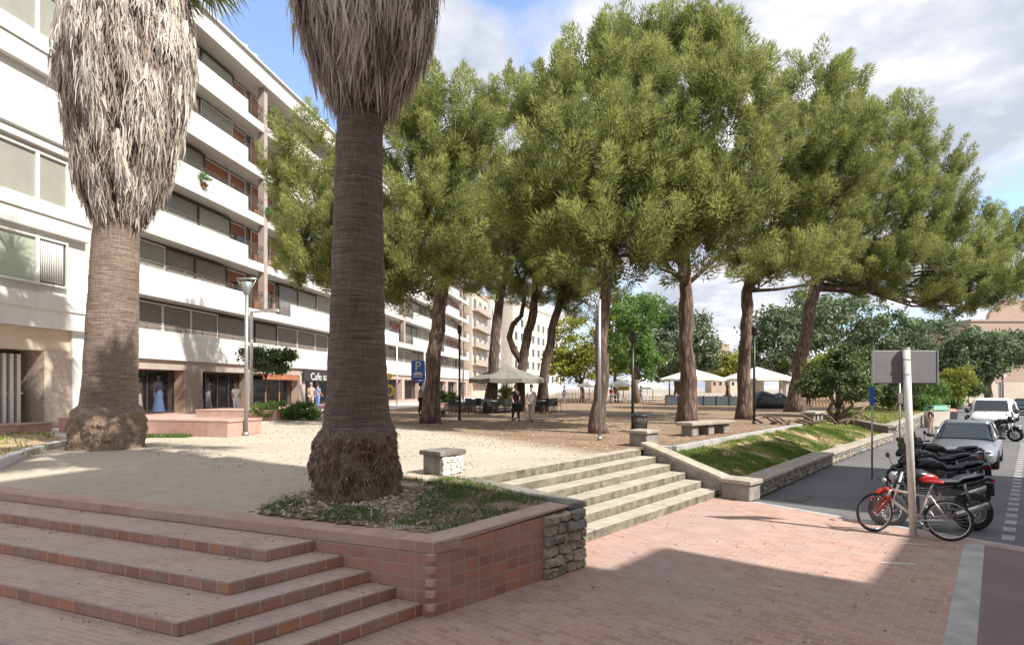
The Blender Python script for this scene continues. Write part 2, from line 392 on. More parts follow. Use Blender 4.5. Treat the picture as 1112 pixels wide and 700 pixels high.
    def build(s, name, mats, parent=None, world=True, ang=0, bevel=0, loc=None, segs=2):
        me = bpy.data.meshes.new(name)
        off = OFF.get(parent.name, Vector((0,0,0))) if (parent is not None and world) else Vector((0,0,0))
        if loc is not None: off = Vector(loc)
        me.from_pydata([tuple(Vector(p)-off) for p in s.v], [], s.f)
        if not isinstance(mats, (list, tuple)): mats = [mats]
        for m in mats: me.materials.append(M[m] if isinstance(m, str) else m)
        me.polygons.foreach_set('material_index', s.m); me.polygons.foreach_set('use_smooth', s.sm)
        uvl = me.uv_layers.new(name='UVMap'); ca, sa = math.cos(ang), math.sin(ang)
        vs = s.v
        for p in me.polygons:
            nn = p.normal
            if abs(nn.z) > .7:
                for li in p.loop_indices:
                    q = vs[me.loops[li].vertex_index]; uvl.data[li].uv = (q.x*ca+q.y*sa, -q.x*sa+q.y*ca)
            else:
                t = Vector((-nn.y, nn.x, 0)).normalized()
                for li in p.loop_indices:
                    q = vs[me.loops[li].vertex_index]; uvl.data[li].uv = (q.x*t.x+q.y*t.y, q.z)
        me.update()
        o = bpy.data.objects.new(name, me); COL.objects.link(o)
        if parent is not None: o.parent = parent; OFF[o.name] = off if world else Vector((0,0,0))
        elif loc is not None: o.location = off; OFF[o.name] = off
        if bevel:
            bm = o.modifiers.new('bevel', 'BEVEL'); bm.width = bevel; bm.segments = segs; bm.limit_method = 'ANGLE'
        return o

def tag(o, label, cat, group=None, kind=None):
    o['label'] = label; o['category'] = cat
    if group: o['group'] = group
    if kind: o['kind'] = kind
    return o
def thing(name, loc, label, cat, group=None, rz=0):
    o = bpy.data.objects.new(name, None); COL.objects.link(o); o.location = loc; o.rotation_euler = (0,0,rz)
    o.empty_display_size = .3; OFF[o.name] = Vector(loc); return tag(o, label, cat, group)
def struct(o, label=None):
    o['kind'] = 'structure'
    if label: o['label'] = label
    return o
def copy_tree(o, parent=None):
    c = o.copy(); COL.objects.link(c); c.parent = parent
    for ch in list(o.children): copy_tree(ch, c)
    return c

def leafmesh(name, verts, tris, tint, mat, parent=None, loc=None, quads=False):
    """numpy arrays"""
    me = bpy.data.meshes.new(name)
    off = OFF.get(parent.name, Vector((0,0,0))) if parent is not None else Vector(loc or (0,0,0))
    verts = verts - np.array(off)[None, :]
    k = 4 if quads else 3; nf = len(tris)
    me.vertices.add(len(verts)); me.vertices.foreach_set('co', verts.astype(np.float32).ravel())
    me.loops.add(nf*k); me.loops.foreach_set('vertex_index', tris.astype(np.int32).ravel())
    me.polygons.add(nf); me.polygons.foreach_set('loop_start', np.arange(0, nf*k, k, dtype=np.int32))
    me.polygons.foreach_set('loop_total', np.full(nf, k, dtype=np.int32))
    me.materials.append(M[mat]); me.update(calc_edges=True)
    at = me.attributes.new('tint', 'FLOAT', 'FACE'); at.data.foreach_set('value', tint.astype(np.float32))
    o = bpy.data.objects.new(name, me); COL.objects.link(o)
    if parent is not None: o.parent = parent; OFF[o.name] = off
    else: o.location = off
    return o
def unit(a): return a/np.maximum(np.linalg.norm(a, axis=-1, keepdims=True), 1e-9)
def blades(base, direc, length, width, rng):
    """thin triangles: base (n,3), direc (n,3) unit"""
    n = len(base); side = unit(np.cross(direc, unit(rng.normal(size=(n, 3)))))
    w = side*width[:, None]*.5
    v = np.empty((n, 3, 3)); v[:, 0] = base-w; v[:, 1] = base+w; v[:, 2] = base+direc*length[:, None]
    return v.reshape(-1, 3), np.arange(n*3).reshape(n, 3)
def strips(base, d1, d2, length, width, rng, side=None):
    """bent ribbon of 2 quads"""
    n = len(base)
    if side is None: side = unit(np.cross(d1, unit(rng.normal(size=(n, 3)))))
    w = side*width[:, None]*.5; mid = base+d1*(length*.5)[:, None]; tip = mid+d2*(length*.5)[:, None]
    v = np.empty((n, 6, 3)); v[:,0]=base-w*.7; v[:,1]=base+w*.7; v[:,2]=mid+w; v[:,3]=mid-w; v[:,4]=tip+w*.15; v[:,5]=tip-w*.15
    q = np.arange(n)[:, None]*6
    f = np.concatenate([q+np.array([[0,1,2,3]]), q+np.array([[3,2,4,5]])], axis=1).reshape(-1, 4)
    return v.reshape(-1, 3), f

def leafcloud(cents, dens, size, rng, tb=.5, lump=.35):
    V=[];FA=[];T=[];nv=0
    for (c,rx,ry) in cents:
        vol = rx*rx*ry; n_c = int(30*dens)+int(16*dens*rx*ry/ (size*12)); n_c=min(n_c,420)
        u = unit(rng.normal(size=(n_c,3))); rf = rng.uniform(.4,1.0,n_c)**.5
        lm = np.array([noise.noise(Vector((x*1.9+c[0],y*1.9,z*1.9)))*lump for x,y,z in u])
        pc = np.array(c)[None,:]+u*np.array([rx,rx,ry])*(rf+lm)[:,None]
        nb = 70; cr_ = rng.uniform(1.6,3.2,n_c)*size
        off = unit(rng.normal(size=(n_c,nb,3)))*rng.uniform(.2,1,(n_c,nb,1))*cr_[:,None,None]*np.array([1,1,.6])
        b_ = (pc[:,None,:]+off).reshape(-1,3); n=len(b_)
        nrm = unit(off.reshape(-1,3)*.6/size+rng.normal(size=(n,3))+np.array([0,0,.5])); s1 = unit(np.cross(nrm, rng.normal(size=(n,3)))); s2=np.cross(nrm,s1)
        ls_ = (size*rng.uniform(.25,.55,n))[:,None]
        v = np.empty((n,4,3)); v[:,0]=b_-s1*ls_; v[:,1]=b_+s2*ls_*.5; v[:,2]=b_+s1*ls_; v[:,3]=b_-s2*ls_*.5
        V.append(v.reshape(-1,3)); FA.append(np.arange(n*4).reshape(n,4)+nv); nv+=n*4
        tt = np.repeat(np.clip(rng.normal(tb,.2,n_c),0,1),nb)+rng.normal(size=n)*.12; T.append(np.clip(tt,0,1))
    return np.concatenate(V),np.concatenate(FA),np.concatenate(T)
# ------------------------------------------------------------------ camera, world, sun
cam = bpy.data.cameras.new('camera'); co = bpy.data.objects.new('camera', cam); COL.objects.link(co)
co.location = (0, 0, CH); co.rotation_euler = (R(90), 0, 0)
cam.sensor_width = 36; cam.lens = 36*F/1112; cam.shift_y = (HY-350)/1112; cam.clip_end = 3000; cam.clip_start = .1
scene.camera = co
SUNAZ = Vector((.83, -.56)).normalized(); EL = R(48)
sd = bpy.data.lights.new('sun', 'SUN'); sd.energy = 3.5; sd.angle = R(.53); sd.color = (1, .955, .88)
so = bpy.data.objects.new('sun', sd); COL.objects.link(so)
sv = Vector((SUNAZ.x*math.cos(EL), SUNAZ.y*math.cos(EL), math.sin(EL)))
so.rotation_euler = (-sv).to_track_quat('-Z', 'Y').to_euler(); so.location = (20, -10, 40)
w = bpy.data.worlds.new('World'); scene.world = w; w.use_nodes = True; nt = w.node_tree
bg = nt.nodes['Background']; bg.inputs['Strength'].default_value = .15
sky = nt.nodes.new('ShaderNodeTexSky'); sky.sky_type = 'NISHITA'; sky.sun_disc = False
sky.sun_elevation = EL; sky.sun_rotation = math.atan2(SUNAZ.x, SUNAZ.y); sky.dust_density = 1.2; sky.ozone_density = 1.5
tc = nt.nodes.new('ShaderNodeTexCoord'); G_ = tc.outputs['Generated']
sp = nt.nodes.new('ShaderNodeSeparateXYZ'); L(nt, G_, sp.inputs[0])
zc = nt.nodes.new('ShaderNodeMath'); zc.operation = 'ADD'; zc.inputs[1].default_value = .22; L(nt, sp.outputs['Z'], zc.inputs[0])
zm = nt.nodes.new('ShaderNodeMath'); zm.operation = 'MAXIMUM'; zm.inputs[1].default_value = .05; L(nt, zc.outputs[0], zm.inputs[0])
dv = nt.nodes.new('ShaderNodeCombineXYZ')
for ax in 'XY':
    q = nt.nodes.new('ShaderNodeMath'); q.operation = 'DIVIDE'; L(nt, sp.outputs[ax], q.inputs[0]); L(nt, zm.outputs[0], q.inputs[1]); L(nt, q.outputs[0], dv.inputs[ax])
cl = noise_tex(nt, 1.3, 9, .58, vec=dv.outputs[0], dist=.3)
def hole(px, py, ang, amt):
    d = Vector(((px-CX)/F, 1, -(py-HY)/F)).normalized()
    dt = nt.nodes.new('ShaderNodeVectorMath'); dt.operation = 'DOT_PRODUCT'; L(nt, nn_.outputs[0], dt.inputs[0]); dt.inputs[1].default_value = d
    mr = nt.nodes.new('ShaderNodeMapRange'); mr.inputs[1].default_value = math.cos(R(ang)); mr.inputs[2].default_value = 1
    mr.inputs[3].default_value = 0; mr.inputs[4].default_value = amt; mr.interpolation_type = 'SMOOTHSTEP'
    L(nt, dt.outputs['Value'], mr.inputs[0]); return mr.outputs[0]
nn_ = nt.nodes.new('ShaderNodeVectorMath'); nn_.operation = 'NORMALIZE'; L(nt, G_, nn_.inputs[0])
cur = cl
for (hx, hy, an, am) in ((335,95,8,-.34),(570,15,7,-.34),(300,40,9,-.14),(1105,200,5,-.24),(1090,110,8,.08),(515,60,5,.16),(640,10,7,.14),(1060,330,5,-.05),(560,80,7,.12),(950,60,20,.14),(800,20,14,.10),(1090,350,10,.1),(790,340,9,.10),(280,20,8,.06)):
    a = nt.nodes.new('ShaderNodeMath'); a.operation = 'ADD'; L(nt, cur, a.inputs[0]); L(nt, hole(hx, hy, an, am), a.inputs[1]); cur = a.outputs[0]
mask = ramp(nt, cur, [(.34, 0), (.50, 1)])
cl2 = noise_tex(nt, 2.3, 8, .6, vec=dv.outputs[0])
cc = ramp(nt, cl2, [(.40, (1.9,2.05,2.4)), (.5, (2.5,2.6,2.85)), (.60, (3.5,3.4,3.4))])
skyb = mixc(nt, .12, mixc(nt, 1.0, sky.outputs[0], (.80,.88,1.0), 'MULTIPLY'), (3.0,3.15,3.5))
fin = mixc(nt, mask, skyb, cc)
L(nt, fin, bg.inputs['Color'])
vs = scene.view_settings; vs.view_transform = 'Standard'; vs.look = 'None'; vs.exposure = 1.17; vs.gamma = 1
scene.render.engine = 'CYCLES'

# ------------------------------------------------------------------ reference directions and points
ST = Vector((.656, .755)); STn = Vector((.755, -.656)); STA = math.atan2(ST.y, ST.x)     # along the street, across it to the right
W0 = Vector((-.82, 6.29)); FD = Vector((-.9195, .393)).normalized(); FDA = math.atan2(FD.y, FD.x)
GD = Vector((-.66, -.75)).normalized()
CN = Vector((.97, 8.08)); BK = Vector((-.62, 10.1))
PZ = .9
def v3(p, z): return Vector((p[0], p[1], z))

# ------------------------------------------------------------------ ground
g = MB().poly([(-400,-300,-.10),(500,-300,-.10),(500,900,-.10),(-400,900,-.10)])
struct(g.build('ground', 'ground'))
K0 = gp(815, 545); K1 = gp(1060, 587); kd = (K1-K0).normalized().to_2d(); kn = Vector((-kd.y, kd.x))
KA = K0.to_2d(); KE = KA+kd*25
# red paving: everything in front of the kerb line (plus strip under stairs)
pav = MB().prism([(-30,-14),(22,-14),tuple(KE),tuple(KA+kn*.0),(5.3,13.1),(3.5,15.5),(-30,15.5)], -.3, 0)
struct(pav.build('pavement', ['paving'], ang=STA-math.pi/2))
# asphalt street beyond the kerb line
asp = MB().prism([tuple(KA+kn*.02-kd*4), tuple(KE+kn*.02), (60,20), (160,110), (60,110), (3,16)], -.09, -.05)
struct(asp.build('street', 'asphalt'))
far = MB().prism([(60,110),(160,110),(220,125),(-10,125),(-10,110.5)], -.09, -.052); struct(far.build('side_street', 'asphalt'))
kb = MB().prism([tuple(KA-kn*.0), tuple(KE-kn*.0), tuple(KE+kn*.14), tuple(KA+kn*.14)], -.2, .006); struct(kb.build('street_kerb', 'kerb', bevel=.01))
# concrete strip and reddish crossing right of it
s0 = gp(1058, 590); s1 = gp(1042, 700); sdv = (s0-s1).normalized().to_2d(); sn = Vector((sdv.y, -sdv.x))
a0 = s0.to_2d()-sdv*.0; a1 = s1.to_2d()-sdv*6
sw = .125*2
st = MB().prism([tuple(a0-sn*sw/2), tuple(a0+sn*sw/2), tuple(a1+sn*sw/2), tuple(a1-sn*sw/2)], -.05, .004); struct(st.build('kerb_strip', 'kerb'))
cr = MB().prism([tuple(a0+sn*sw/2), tuple(a0+sn*(sw/2)+kd*16), tuple(a1+sn*(sw/2+16)), tuple(a1+sn*sw/2)], -.05, .003); struct(cr.build('crossing', 'redroad'))

# road markings (street floor is at -.05)
mk = MB()
RZ = -.046
def mark(px, py, l, wd, d=ST):
    c = gp(px, py, RZ).to_2d(); n_ = Vector((d.y, -d.x))
    mk.poly([v3(c-d*l/2-n_*wd/2, RZ), v3(c-d*l/2+n_*wd/2, RZ), v3(c+d*l/2+n_*wd/2, RZ), v3(c+d*l/2-n_*wd/2, RZ)])
b0 = gp(1088, 580, RZ).to_2d()
for i in range(34):
    c = b0+ST*(i*.75-.4); mk.poly([v3(c, RZ), v3(c+STn*.17, RZ), v3(c+STn*.17+ST*.42, RZ), v3(c+ST*.42, RZ)])
for k, (px, py) in enumerate([(1108,478),(1107,462),(1106,452)]): mark(px, py, 1.4, .3)
struct(mk.build('road_markings', 'fadedpaint'))
# manhole covers / small light patches in the paving
pm = MB()
for px, py, l_, w_ in ((975,611,.42,.05),(992,590,.4,.035)):
    c = gp(px, py, .004).to_2d(); d = Vector((.97,-.24))
    n_ = Vector((-d.y,d.x)); pm.poly([v3(c-d*l_/2-n_*w_/2,.004),v3(c+d*l_/2-n_*w_/2,.004),v3(c+d*l_/2+n_*w_/2,.004),v3(c-d*l_/2+n_*w_/2,.004)])
struct(pm.build('pavement_markings', 'paint'))
dr = MB(); c = gp(868,541,-.046); dr.box((c.x,c.y,-.0455),(.9,.35,.006),STA); struct(dr.build('drain_cover','darkframe'))

# plaza
pl = MB()
fl = W0+FD*22; ramp_in = Vector((-FD.y, FD.x))*-1
back = Vector((.393,.9195)).normalized()
A_ = W0+back*.33; B_ = fl+back*.33
Bed1a = Vector((4.0,15.0)); Bed1b = Vector((11.6,24.2)); Fl2a = Vector((17.2,34.3))
topL = Vector((-.57,10.05)); topR = Vector((3.09,14.55))
A2 = Vector((-2.4, 9.4)); B2 = B_+back*2.2
pl.poly([v3(A_,.772), v3(BK,.9), v3(A2,.9), v3(B2,.9), v3(B_,.772)])
pl.poly([v3(BK,PZ), v3(topL,PZ), v3(topR,PZ), v3(Bed1a,PZ), v3(Bed1b,PZ), v3(Fl2a,PZ), (40,62,PZ), (58,84,PZ), (58,110,PZ), (-60,110,PZ), (-60,40,PZ), v3(B2,PZ), v3(A2,PZ)])
# retaining skirt at the far right
for p, q in (((40,62),(58,84)),((58,84),(58,110)),((17.2,34.3),(40,62))): pl.poly([v3(p,-.1),v3(q,-.1),v3(q,PZ),v3(p,PZ)])
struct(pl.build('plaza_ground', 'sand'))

# pale sidewalk in front of the shops
AF = Vector((-18.2, 28.8)); AD = Vector((.148,.989)).normalized(); AN = Vector((AD.y, -AD.x))   # facade line of building
def fa(u, w_=0.0, z=0): p = AF+AD*u+AN*w_; return Vector((p.x, p.y, z))
sd_ = MB().prism([fa(-22,0)[:2], fa(-22,9)[:2], fa(-4,8.2)[:2], fa(16,8)[:2], fa(75,8)[:2], fa(75,0)[:2]], .6, .93); struct(sd_.build('sidewalk', 'sidewalk', ang=math.atan2(AD.y,AD.x)))
sd2 = MB().prism([fa(-22,-2)[:2], fa(-22,2.4)[:2], fa(75,2.4)[:2], fa(75,-2)[:2]], .8, 1.05); struct(sd2.build('shop_walkway', 'planterbrick', ang=math.atan2(AD.y,AD.x), bevel=.02))
# curved white kerb and bed left
ck = MB(); pts = [gp(-60,520,PZ), gp(0,506,PZ), gp(30,495,PZ), gp(60,486,PZ), gp(95,479,PZ), gp(130,476,PZ)]
for i in range(len(pts)-1):
    p, q = pts[i].to_2d(), pts[i+1].to_2d(); d = (q-p).normalized(); n_ = Vector((-d.y,d.x))
    ck.prism([p, q, q+n_*.2, p+n_*.2], .8, 1.03)
struct(ck.build('curved_kerb', 'white'))
lb = MB(); lb.poly([v3(pts[0],.96),v3(pts[1],.96),v3(pts[2],.96),v3(pts[3],.96),v3(pts[4],.96),(-16,19.5,.96),(-20,17,.96),(-19,12,.96)]); struct(lb.build('bed_soil', 'bedsoil'))

LIT = True
# ------------------------------------------------------------------ brick steps
stp = thing('brick_steps', v3(W0+FD*3, 0), 'wide flight of terracotta brick steps turning the corner in the foreground', 'steps')
ak = {5:.14, 4:.47, 3:.82, 2:1.18, 1:1.58}; gk = {1:.58, 2:1.27, 3:1.96, 4:2.65, 5:3.34}; zk = {1:.65, 2:.52, 3:.39, 4:.26, 5:.13}
for k in (5,4,3,2,1):
    c0 = W0+FD*ak[k]; c1 = c0+GD*gk[k]; c2 = c1+FD*20; c3 = c0+FD*20
    b_ = -Vector((.393,.9195))
    m_ = MB(); z0 = zk[k]-.13
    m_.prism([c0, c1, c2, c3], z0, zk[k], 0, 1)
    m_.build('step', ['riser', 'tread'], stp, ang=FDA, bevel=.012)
# front wall + planter wall
wt = thing('planter_wall', v3(W0, 0), 'terracotta tiled retaining wall round the foreground palm planter', 'wall')
def wz(p): # top height rising along the flank
    return .778
th = .3
lenf = (CN-W0).length; fd = (CN-W0).normalized(); fn_ = Vector((-fd.y, fd.x))  # inward is left
e0 = W0+fd*1.71
# flank brick wall
m_ = MB(); m_.prism([W0, e0, e0+fn_*th, W0+fn_*th*1.3+fd*.1], [0,0,0,0], [.71,.79,.79,.71]); m_.build('tile_face', 'wallbrick', wt, ang=math.atan2(fd.y,fd.x))
# front wall (faces the steps)
fw = W0+FD*20
m_ = MB(); m_.prism([W0+FD*.004, W0+Vector((.39,.92))*.3+fd*0, fw+back*.3, fw], 0, .655); m_.build('tile_face', 'wallbrick', wt, ang=FDA)
# cap: mitred course
inn = W0+ (back*.33) + Vector((.05,.0))
m_ = MB(); ov = .006
o0 = W0+Vector((.0,-.008)); 
m_.prism([o0, fw-back*ov, fw+back*.33, W0+back*.33+FD*-.16], [.655,.655,.655,.655], [.778,.772,.772,.778]); m_.build('cap', ['capbrick'], wt, ang=FDA, bevel=.01)
m_ = MB(); e0o = e0-fn_*ov
m_.prism([W0-fn_*ov+fd*.002, CN-fd*.32-fn_*ov, CN-fd*.32+fn_*.33, W0+fn_*.33+fd*.14], [.71,.84,.84,.71], [.780,.868,.868,.780]); m_.build('cap', ['capbrick'], wt, ang=math.atan2(fd.y,fd.x), bevel=.01)
# protruding corner bricks
m_ = MB()
for z in (.62,.49,.36,.24,.10): m_.box((W0.x-.03, W0.y-.005, z), (.1,.07,.075), FDA+random.uniform(-.05,.05))
m_.build('quoin_bricks', 'capbrick', wt, bevel=.008)
# stone end: individual rough stones
sw_ = MB(); core = MB(); 
core.prism([e0+fd*.004+fn_*.05, CN-fd*.05+fn_*.05, CN-fd*.05+fn_*.32, e0+fd*.004+fn_*.32], 0, .80)
retd = (BK-CN).normalized(); retn = Vector((retd.y, -retd.x))
core.build('mortar_core', 'joint', wt)
def rough_stone(mb, c, sx, sy, sz, rz, mi=0):
    n0 = len(mb.v); nx, ny, nz_ = 5, 3, 4
    seed = Vector((random.random()*50, random.random()*50, 0))
    secs = []
    mt = Matrix.Rotation(rz, 3, 'Z')
    for i in range(11):
        t = -1+2*i/10; ring = []
        e = (1-abs(t)**10)**.5*.10+.91 if abs(t) < 1 else .86
        for k in range(20):
            a = 2*math.pi*k/20; ca, sa = math.cos(a), math.sin(a)
            r = 1/max(abs(ca)**8+abs(sa)**8, 1e-6)**.125
            p = Vector((t*sx/2, ca*r*sy/2*e, sa*r*sz/2*e))
            nv = noise.noise(p*9+seed)*.02+noise.noise(p*26+seed)*.012
            p += Vector((nv*.6, nv*1.6, nv))
            ring.append(Vector(c)+mt @ p)
        secs.append(ring)
    mb.loft(secs, mi, sm=False)
for r in range(6):
    z = .065+r*.132; x = 0
    while x < .78:
        l_ = random.uniform(.17,.36); l_ = min(l_, .82-x)
        if .82-(x+l_) < .1: l_ = .82-x
        p = e0+fd*(x+l_/2)+fn_*(.05+random.uniform(-.02,.015))
        rough_stone(sw_, (p.x,p.y,z), l_-.008, .2, .128, math.atan2(fd.y,fd.x), random.choice((0,0,1,2)))
        x += l_
for r in range(6):
    x = 0
    while x < 2.4:
        l_ = random.uniform(.2,.4); p = CN+retd*(x+l_/2)-retn*.05
        z = .065+r*.132
        rough_stone(sw_, (p.x,p.y,z), l_-.012, .18, .122, math.atan2(retd.y,retd.x), random.choice((0,0,1,2))); x += l_
sw_.build('rubble_face', ['rough','capstone','greyrough'], wt)
# dark stone cap along the return, overhanging
m_ = MB(); c0 = CN-fd*.32; 
L_ = (BK-CN).length; x = -.03; i = 0
while x < L_:
    l_ = min(random.uniform(.45,.8), L_-x+.02); zt = .885+.02*(x/L_)
    p = CN+retd*x; q = CN+retd*(x+l_-.008)
    m_.prism([p+retn*.04, q+retn*.04, q-retn*.30, p-retn*.30], zt-.085+random.uniform(-.01,.01), zt+random.uniform(-.006,.006)); x += l_
m_.build('stone_cap', 'darkstone', wt, bevel=.02)

# soil inside the planter (mound), grass & litter
def in_tri(p, a, b, c):
    def s(u,v,w_): return (u[0]-w_[0])*(v[1]-w_[1])-(v[0]-w_[0])*(u[1]-w_[1])
    d1,d2,d3 = s(p,a,b),s(p,b,c),s(p,c,a); return not ((d1<0 or d2<0 or d3<0) and (d1>0 or d2>0 or d3>0))
def soilz(x, y):
    p = Vector((x, y)); 
    # front edge follows cap
    z = .762+.12*max(0,min(1,((p-W0).dot(back))/3.2))
    dl = (p-Vector((-2.15,8.75))).length
    z += .05*max(0,1-dl/2.6) + noise.noise(Vector((x*2.5,y*2.5,0)))*.02
    edge = max(0, -3.1-x); z -= edge*.13
    return z
SA = A_+Vector((.02,.02)); SC = CN-fd*.35+fn_*.2; SB = BK-retn*.2
m_ = MB(); gx = 60; grid = {}
for i in range(gx+1):
    for j in range(gx+1):
        x = -5+6.2*i/gx; y = 6.2+4.6*j/gx
        grid[i,j] = len(m_.v); m_.v.append(Vector((x, y, soilz(x,y))))
def okp(x,y):
    p = Vector((x,y))
    if (p-W0).dot(back) < .31: return False
    if (p-W0).dot(fn_) < .31: return False
    if (p-CN).dot(retn) > -.28: return False
    if y > 10.15: return False
    return soilz(x,y) > .70 or x > -4.5
for i in range(gx):
    for j in range(gx):
        x = -5+6.2*(i+.5)/gx; y = 6.2+4.6*(j+.5)/gx
        if okp(x,y): m_.face([grid[i,j],grid[i+1,j],grid[i+1,j+1],grid[i,j+1]],0,True)
struct(m_.build('planter_soil', 'soil'))

def scatter_blades(name, n, sampler, lmin, lmax, wd, mat, label, cat, lean=.5, tintf=None, z_of=None, rng=RNG):
    P = []
    T = []
    while len(P) < n:
        p = sampler()
        if p is None: continue
        P.append(p[:3]); T.append(p[3] if len(p) > 3 else random.random())
    P = np.array(P); d = rng.normal(size=(len(P),3))*lean; d[:,2] = 1; d = unit(d)
    ln = rng.uniform(lmin, lmax, len(P)); v, f = blades(P, d, ln, np.full(len(P), wd)*rng.uniform(.6,1.4,len(P)), rng)
    o = leafmesh(name, v, f, np.array(T), mat)
    return tag(o, label, cat, kind='stuff')
def gs():
    x = random.uniform(-4.6,.9); y = random.uniform(6.6,9.9)
    if not okp(x,y): return None
    p = Vector((x,y)); dl = (p-Vector((-2.15,8.75))).length
    dens = noise.noise(Vector((x*1.7,y*1.7,3)))*.9+.1
    right = x > -1.35 and (x-(-1.35))*.9 > 0
    front = (p-W0).dot(back) < .95 and x > -3.3
    if dl < .8: return None
    if right: dens += .42+.5*noise.noise(Vector((x*3.5,y*3.5,9)))
    elif front: dens += .5+ .5*noise.noise(Vector((x*3,0,1)))
    else: dens -= .15
    if (p-W0).dot(back) < .42: dens -= .3
    if random.random() > dens: return None
    return (x,y,soilz(x,y)-.01, min(1,max(0,random.gauss(.45,.25))))
scatter_blades('grass', 11000, gs, .03, .10, .012, 'grass', 'green grass tufts growing beside the foreground palm base', 'grass')
def ls():
    x = random.uniform(-4.2,-.9); y = random.uniform(6.8,9.2)
    if not okp(x,y): return None
    p = Vector((x,y)); dl = (p-Vector((-2.3,8.3))).length
    if dl > 1.9 or random.random() < dl/2.2: return None
    return (x,y,soilz(x,y)+.005, random.random())
scatter_blades('leaf_litter', 1700, ls, .03, .1, .045, 'frond', 'dry brown leaf litter at the foot of the foreground palm', 'leaf litter', lean=4)

# ------------------------------------------------------------------ stone stair
ss = thing('stone_stairs', gp(700,560), 'six pale weathered limestone steps rising to the tree-shaded plaza', 'steps')
BL = Vector((1.14,9.29)); BR = Vector((4.6,13.28)); TL = Vector((-.57,10.05)); TR = Vector((3.09,14.55))
for k in range(6):
    t = k/5; tn = (k+1)/5
    l_ = BL.lerp(TL, t); r_ = BR.lerp(TR, t); d = (r_-l_).normalized(); l_ = l_-d*(.9*(1-t)+.12); r_ = r_+d*.12
    bl_ = BL.lerp(TL, min(1.25,tn+.3)); br_ = BR.lerp(TR, min(1.25,tn+.3))
    if k == 5: bl_ = l_+Vector((-d.y,d.x))*.32; br_ = r_+Vector((-d.y,d.x))*.32
    else: bl_ = bl_-d*.7
    z1 = .15*(k+1)+(.004 if k == 5 else 0)
    m_ = MB(); seg = 5; 
    for s in range(seg):   # long slabs with joints
        u0 = s/seg+(.0 if s==0 else .0009)+random.uniform(-.0,.0); u1 = (s+1)/seg-.0009
        dz = random.uniform(-.004,.004)
        m_.prism([l_.lerp(r_,u0), l_.lerp(r_,u1), bl_.lerp(br_,u1), bl_.lerp(br_,u0)], z1-.15 if k else -.02, z1+dz, 1, 0)
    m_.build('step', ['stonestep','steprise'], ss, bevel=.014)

def wallprism(mb, a, b, wd, za0, za1, zb0, zb1, mi=0, side=1):
    d = (b-a).normalized(); n_ = Vector((d.y,-d.x))*wd*side
    mb.prism([a, b, b+n_, a+n_], [za0, zb0, zb0, za0], [za1, zb1, zb1, za1], mi)
# flank wall of the stairs
fwk = thing('stair_side_wall', (3.3,14.4,0), 'sloping stone side wall with tan cap right of the limestone stairs', 'wall')
a = Vector((3.22,14.72)); b = Vector((4.72,13.12))
m_ = MB(); wallprism(m_, a, b, .36, 0, .98, 0, .30, side=-1); m_.build('masonry', 'greyrough', fwk)
m_ = MB(); d_ = (b-a).normalized(); n_ = Vector((d_.y,-d_.x)); wallprism(m_, a-d_*.05+n_*.03, b+n_*.03, .43, .985, 1.07, .305, .40, side=-1); m_.build('cap', 'capstone', fwk, bevel=.02)
m_ = MB(); pc = Vector((4.98,13.02)); m_.box((pc.x,pc.y,.17),(.62,.52,.34), math.atan2(d_.y,d_.x)); m_.build('pier', 'greyrough', fwk, bevel=.02)
m_ = MB(); m_.box((pc.x,pc.y,.392),(.72,.60,.095), math.atan2(d_.y,d_.x)); m_.build('pier_cap', 'capstone', fwk, bevel=.02)
# retaining wall of grass bed along the street
rw = thing('retaining_wall', (7.5,15.6,0), 'low stone retaining wall with broad flat cap along the street edge of the grass bed', 'wall')
q0 = Vector((5.30,12.98)); q1 = Vector((10.2,19.0)); q2 = Vector((17.3,27.2))
def low_wall(parent, q0, q1, h, capw, rows):
    d = (q1-q0).normalized(); n_ = Vector((-d.y,d.x)); a_ = math.atan2(d.y,d.x)
    m_ = MB(); wallprism(m_, q0+n_*.07, q1+n_*.07, capw*.8, -.1, h-.08, -.1, h-.08, side=-1); m_.build('core', 'joint', parent)
    m_ = MB(); ln = (q1-q0).length
    for r in range(rows):
        x = 0; hh = (h-.08)/rows
        while x < ln:
            l_ = random.uniform(.25,.6); p = q0+d*(x+l_/2)+n_*.09
            rough_stone(m_, (p.x,p.y,hh*(r+.5)), l_-.015, .16, hh*.97, a_, random.choice((0,0,1))); x += l_
    m_.build('rubble_face', ['greyrough','rough'], parent)
    m_ = MB(); x = 0
    while x < ln:
        l_ = min(random.uniform(.9,1.4), ln-x); p = q0+d*x; q = q0+d*(x+l_-.01); wallprism(m_, p-n_*.02, q-n_*.02, capw, h-.078, h+random.uniform(-.005,.005), h-.078, h, side=-1); x += max(l_,.05)
    m_.build('cap', 'capstone', parent, bevel=.02)
low_wall(rw, q0, q1, .36, .55, 3); 
rw2 = thing('retaining_wall', (13,23,0), 'lower sunlit stone wall continuing past the first bed along the street', 'wall')
low_wall(rw2, q1, q2, .34, .45, 2)
rw3 = thing('retaining_wall', (30,43,0), 'long low wall along the street beyond the sloping wall, beside the shrubs', 'wall')
low_wall(rw3, Vector((17.45,27.4)), Vector((44,60)), .7, .5, 2)
sw2 = thing('sloping_wall', (17.3,30,0), 'sloping dark-topped stone wall between the grass bed and the shrubs', 'wall')
m_ = MB(); wallprism(m_, Vector((17.1,35)), Vector((17.2,27.35)), .35, -.1, 1.0, -.1, .55, side=-1); m_.build('masonry', 'greyrough', sw2)
m_ = MB(); wallprism(m_, Vector((17.05,35.05)), Vector((17.15,27.3)), .45, 1.005, 1.1, .555, .65, side=-1); m_.build('cap', 'darkstone', sw2, bevel=.02)
